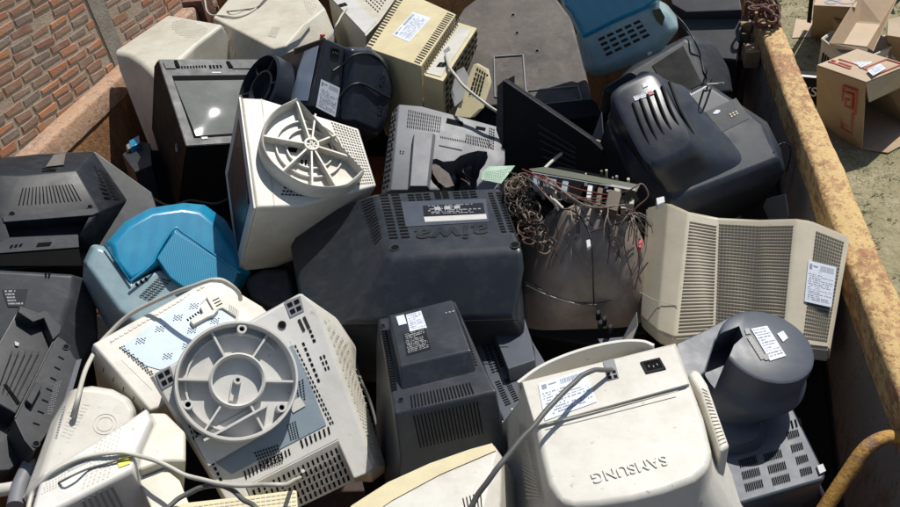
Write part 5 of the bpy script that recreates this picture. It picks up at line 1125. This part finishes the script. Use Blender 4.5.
# ============ metal bits ============
T = Thing('metal_bracket', 'thin grey metal bracket standing between the picture tube and the beige monitor', 'bracket', (622, 342), -1.12, UP, (640, 330))
T.slab('bracket_plate', [(620, 344, 0), (637, 312, .05), (638, 326, .04), (632, 342, .0)], 0, 'metal', .003); T.slab('bracket_foot', [(598, 340, 0), (624, 338, 0), (636, 345, 0), (605, 352, 0)], 0, 'slate', .003)
T = Thing('plastic_sheet', 'pale blue grey plastic panel propped upright between the ribbed television and the rail', 'panel', (788, 216), -1.12, (45, 200), (772, 200))
T.slab('panel', [(764, 206), (768, 198), (786, 194), (790, 219), (770, 219)], 0, 'slate', .004)
T = Thing('plastic_sheet', 'light grey plastic panel edge between the black ribbed cover and the blue black television', 'panel', (596, 140), -1.08, (30, 200), (603, 112))
T.slab('panel', [(592, 139), (602, 112), (604, 140), (603, 146)], 0, 'mid', .004)
# ============ things deeper in the gaps ============
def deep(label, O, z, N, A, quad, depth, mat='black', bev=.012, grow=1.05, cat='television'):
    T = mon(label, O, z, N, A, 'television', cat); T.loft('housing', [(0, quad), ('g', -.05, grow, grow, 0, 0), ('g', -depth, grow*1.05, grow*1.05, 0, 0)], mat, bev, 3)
    return T
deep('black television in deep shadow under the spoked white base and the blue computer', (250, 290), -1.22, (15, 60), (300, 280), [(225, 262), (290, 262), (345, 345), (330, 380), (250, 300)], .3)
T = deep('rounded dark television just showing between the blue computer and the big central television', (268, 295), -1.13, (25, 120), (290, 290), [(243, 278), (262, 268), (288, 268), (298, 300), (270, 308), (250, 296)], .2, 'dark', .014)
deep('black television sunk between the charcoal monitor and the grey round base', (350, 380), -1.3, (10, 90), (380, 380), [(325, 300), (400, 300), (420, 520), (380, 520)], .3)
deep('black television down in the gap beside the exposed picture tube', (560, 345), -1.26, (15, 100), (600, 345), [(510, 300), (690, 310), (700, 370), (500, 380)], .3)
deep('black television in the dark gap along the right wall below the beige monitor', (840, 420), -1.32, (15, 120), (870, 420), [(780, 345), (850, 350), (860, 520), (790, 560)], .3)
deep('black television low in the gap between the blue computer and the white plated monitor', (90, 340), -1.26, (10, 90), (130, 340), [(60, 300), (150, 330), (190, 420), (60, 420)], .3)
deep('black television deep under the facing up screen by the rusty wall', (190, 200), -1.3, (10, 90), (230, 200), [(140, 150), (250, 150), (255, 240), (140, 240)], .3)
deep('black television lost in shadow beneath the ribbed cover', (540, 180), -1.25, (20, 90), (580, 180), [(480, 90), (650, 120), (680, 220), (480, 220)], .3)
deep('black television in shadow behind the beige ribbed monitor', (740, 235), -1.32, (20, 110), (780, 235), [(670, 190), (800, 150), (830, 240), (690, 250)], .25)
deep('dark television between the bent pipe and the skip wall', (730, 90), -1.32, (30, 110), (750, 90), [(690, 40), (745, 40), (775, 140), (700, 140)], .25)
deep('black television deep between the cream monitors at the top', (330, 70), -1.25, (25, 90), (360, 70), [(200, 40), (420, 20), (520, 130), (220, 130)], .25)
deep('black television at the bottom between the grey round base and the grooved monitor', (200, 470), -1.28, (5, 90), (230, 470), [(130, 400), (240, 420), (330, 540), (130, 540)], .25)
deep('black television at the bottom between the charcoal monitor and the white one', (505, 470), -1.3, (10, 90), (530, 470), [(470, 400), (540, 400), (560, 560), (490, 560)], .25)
# =================================================================== CABLES (laid last, on what is there)
bpy.context.view_layer.update()
GC = 'loose cables lying over the heap'
cable('power_cable', 'ivory cable looping over the pale blue plated monitor and down to the white printed monitor', [(73, 418), (78, 398, -.90), (86, 372, -.91), (100, 345, -.935), (122, 320, -.92), (150, 304, -.90), (180, 291, -.88), (205, 282, -.865), (222, 281, -.87), (236, 290, -.90), (241, 300, -.94)], .0042, 'wire_w', GC)
cable('power_cable', 'ivory cable arching across the grooved monitor to the front of the swivel base monitor', [(29, 512, -.86), (34, 492, -.855), (52, 474), (80, 460), (110, 454), (134, 455), (158, 462, -.88), (185, 475, -.89), (220, 484, -.89), (255, 486, -.89), (285, 484, -.895), (300, 478), (303, 472)], .0034, 'wire_w', GC)
cable('power_cable', 'thin grey cable crossing the grooved monitor under the ivory one', [(35, 497), (60, 483), (90, 469), (120, 460), (133, 457)], .0016, 'wire_g', GC)
cable('power_cable', 'dark grey cable at the bottom edge passing over the ribbed ivory strip', [(165, 512, -.9), (180, 498, -.9), (200, 488, -.9), (222, 486, -.9), (236, 493, -.9), (252, 506, -.9), (262, 518, -.9)], .0038, 'wire_g', GC)
cable('video_cable', 'dark cable running from the white monitor connector down to the bottom edge', [(612, 371), (606, 370, -.855), (596, 371, -.84), (583, 376, -.83), (566, 390, -.825), (545, 412, -.825), (520, 440, -.83), (497, 470, -.84), (478, 496, -.86), (462, 520, -.88)], .0038, 'wire_g', GC)
cable('power_cable', 'pale cable from the yellowed monitor drooping across the black ribbed cover', [(446, 55), (450, 68, -.90), (462, 84, -.90), (480, 100, -.93), (505, 117, -.97), (520, 134, -1.0), (528, 152, -1.02), (530, 168, -1.04)], .0042, 'wire_w', GC)
cable('power_cable', 'short white cable end arching near the exposed circuit board', [(543, 170, -.97), (556, 158, -.97), (570, 148, -.97), (588, 141, -.97), (600, 142, -.985)], .0042, 'wire_w', GC)
cable('power_cable', 'black cable curving over the rounded back of the blue black monitor', [(333, 72), (342, 66), (352, 57), (366, 54), (380, 60), (390, 78), (392, 96), (386, 97), (370, 88), (358, 84), (346, 90), (340, 98)], .0034, 'wire_k', GC)
cable('video_cable', 'grey cable resting on the smooth cream monitor at the top', [(268, -4, -.92), (262, 4), (250, 13), (236, 18), (222, 16), (211, 15, -.94), (206, 8, -.95), (204, -6, -.95)], .0034, 'wire_w', GC)
cable('video_cable', 'thin cable lying straight across the smooth cream monitor', [(213, 13), (228, 12), (245, 10), (258, 7), (266, -2)], .0022, 'wire_g', GC)
cable('video_cable', 'short beige cable hanging from the grey beige monitor socket', [(347, 9), (341, 17, -.92), (336, 26, -.93), (334, 36, -.96)], .0034, 'wire_w', GC)
cable('power_cable', 'knotted black cord trailing over the charcoal television at the upper right', [(662, 4, -.92), (674, 14, -.95), (684, 24, -.97), (694, 40, -.985), (700, 56), (704, 72), (708, 80), (703, 84), (711, 88), (704, 91), (712, 76), (709, 66), (707, 88)], .0024, 'wire_k', GC)
cable('cord_end', 'pale stub of cord sticking out of the black knot on the charcoal television', [(706, 85), (714, 84, -1.0), (724, 83, -1.0)], .0024, 'wire_w', GC, cat='cord')
cable('power_cable', 'thin pale cord standing out beside the right wall by the ribbed television', [(774, 152), (778, 146, -1.04), (784, 143, -1.04), (790, 147, -1.05), (790, 158, -1.07), (786, 172, -1.12)], .0016, 'wire_k', GC)
cable('red_plug', 'small red plug on the top corner of the blue black monitor', [(321, 37), (325, 36)], .005, 'red', None, cat='plug')

for k, (lab, P0, r0, mt) in enumerate((
 ('thin black wire hanging between the blue black television and the beige ribbed monitor', [(640, 188, -1.02), (648, 182, -1.04), (660, 184, -1.06), (668, 192, -1.08), (678, 198, -1.12)], .0018, 'wire_k'),
 ('grey cable lying in the gap left of the spoked white base monitor', [(150, 196, -1.2), (170, 206, -1.18), (190, 200, -1.18), (214, 204, -1.2), (232, 196, -1.25)], .0035, 'wire_g'),
 ('dark cable sagging under the charcoal monitor beside the big base', [(352, 352, -1.1), (362, 384, -1.12), (370, 402, -1.15), (378, 440, -1.18), (372, 480, -1.2)], .003, 'wire_g'),
 ('thin dark wire along the right wall beside the data label', [(852, 262, -1.06), (858, 290, -1.12), (852, 318, -1.15), (864, 340, -1.2), (858, 372, -1.25)], .002, 'wire_g'))):
    cable('power_cable', lab, P0, r0, mt, GC)
# keep the casings that lean on the skip walls inside the steel
bpy.context.view_layer.update()
for o in list(COL.objects):
    r_ = o
    while r_.parent: r_ = r_.parent
    if o.type != 'MESH' or r_.get('group') != GM: continue
    mw = o.matrix_world; mi_ = mw.inverted(); n_ = 0
    for v in o.data.vertices:
        q = mw @ v.co
        x = q.x
        if q.z < ZT-.005 and x > XR-.012 and q.y > YN: x = XR-.012-min(.004, (q.x-XR)*.01)
        if q.z < ZT-.005 and x < XL+.012: x = XL+.012
        if x != q.x: q.x = x; v.co = mi_ @ q; n_ += 1
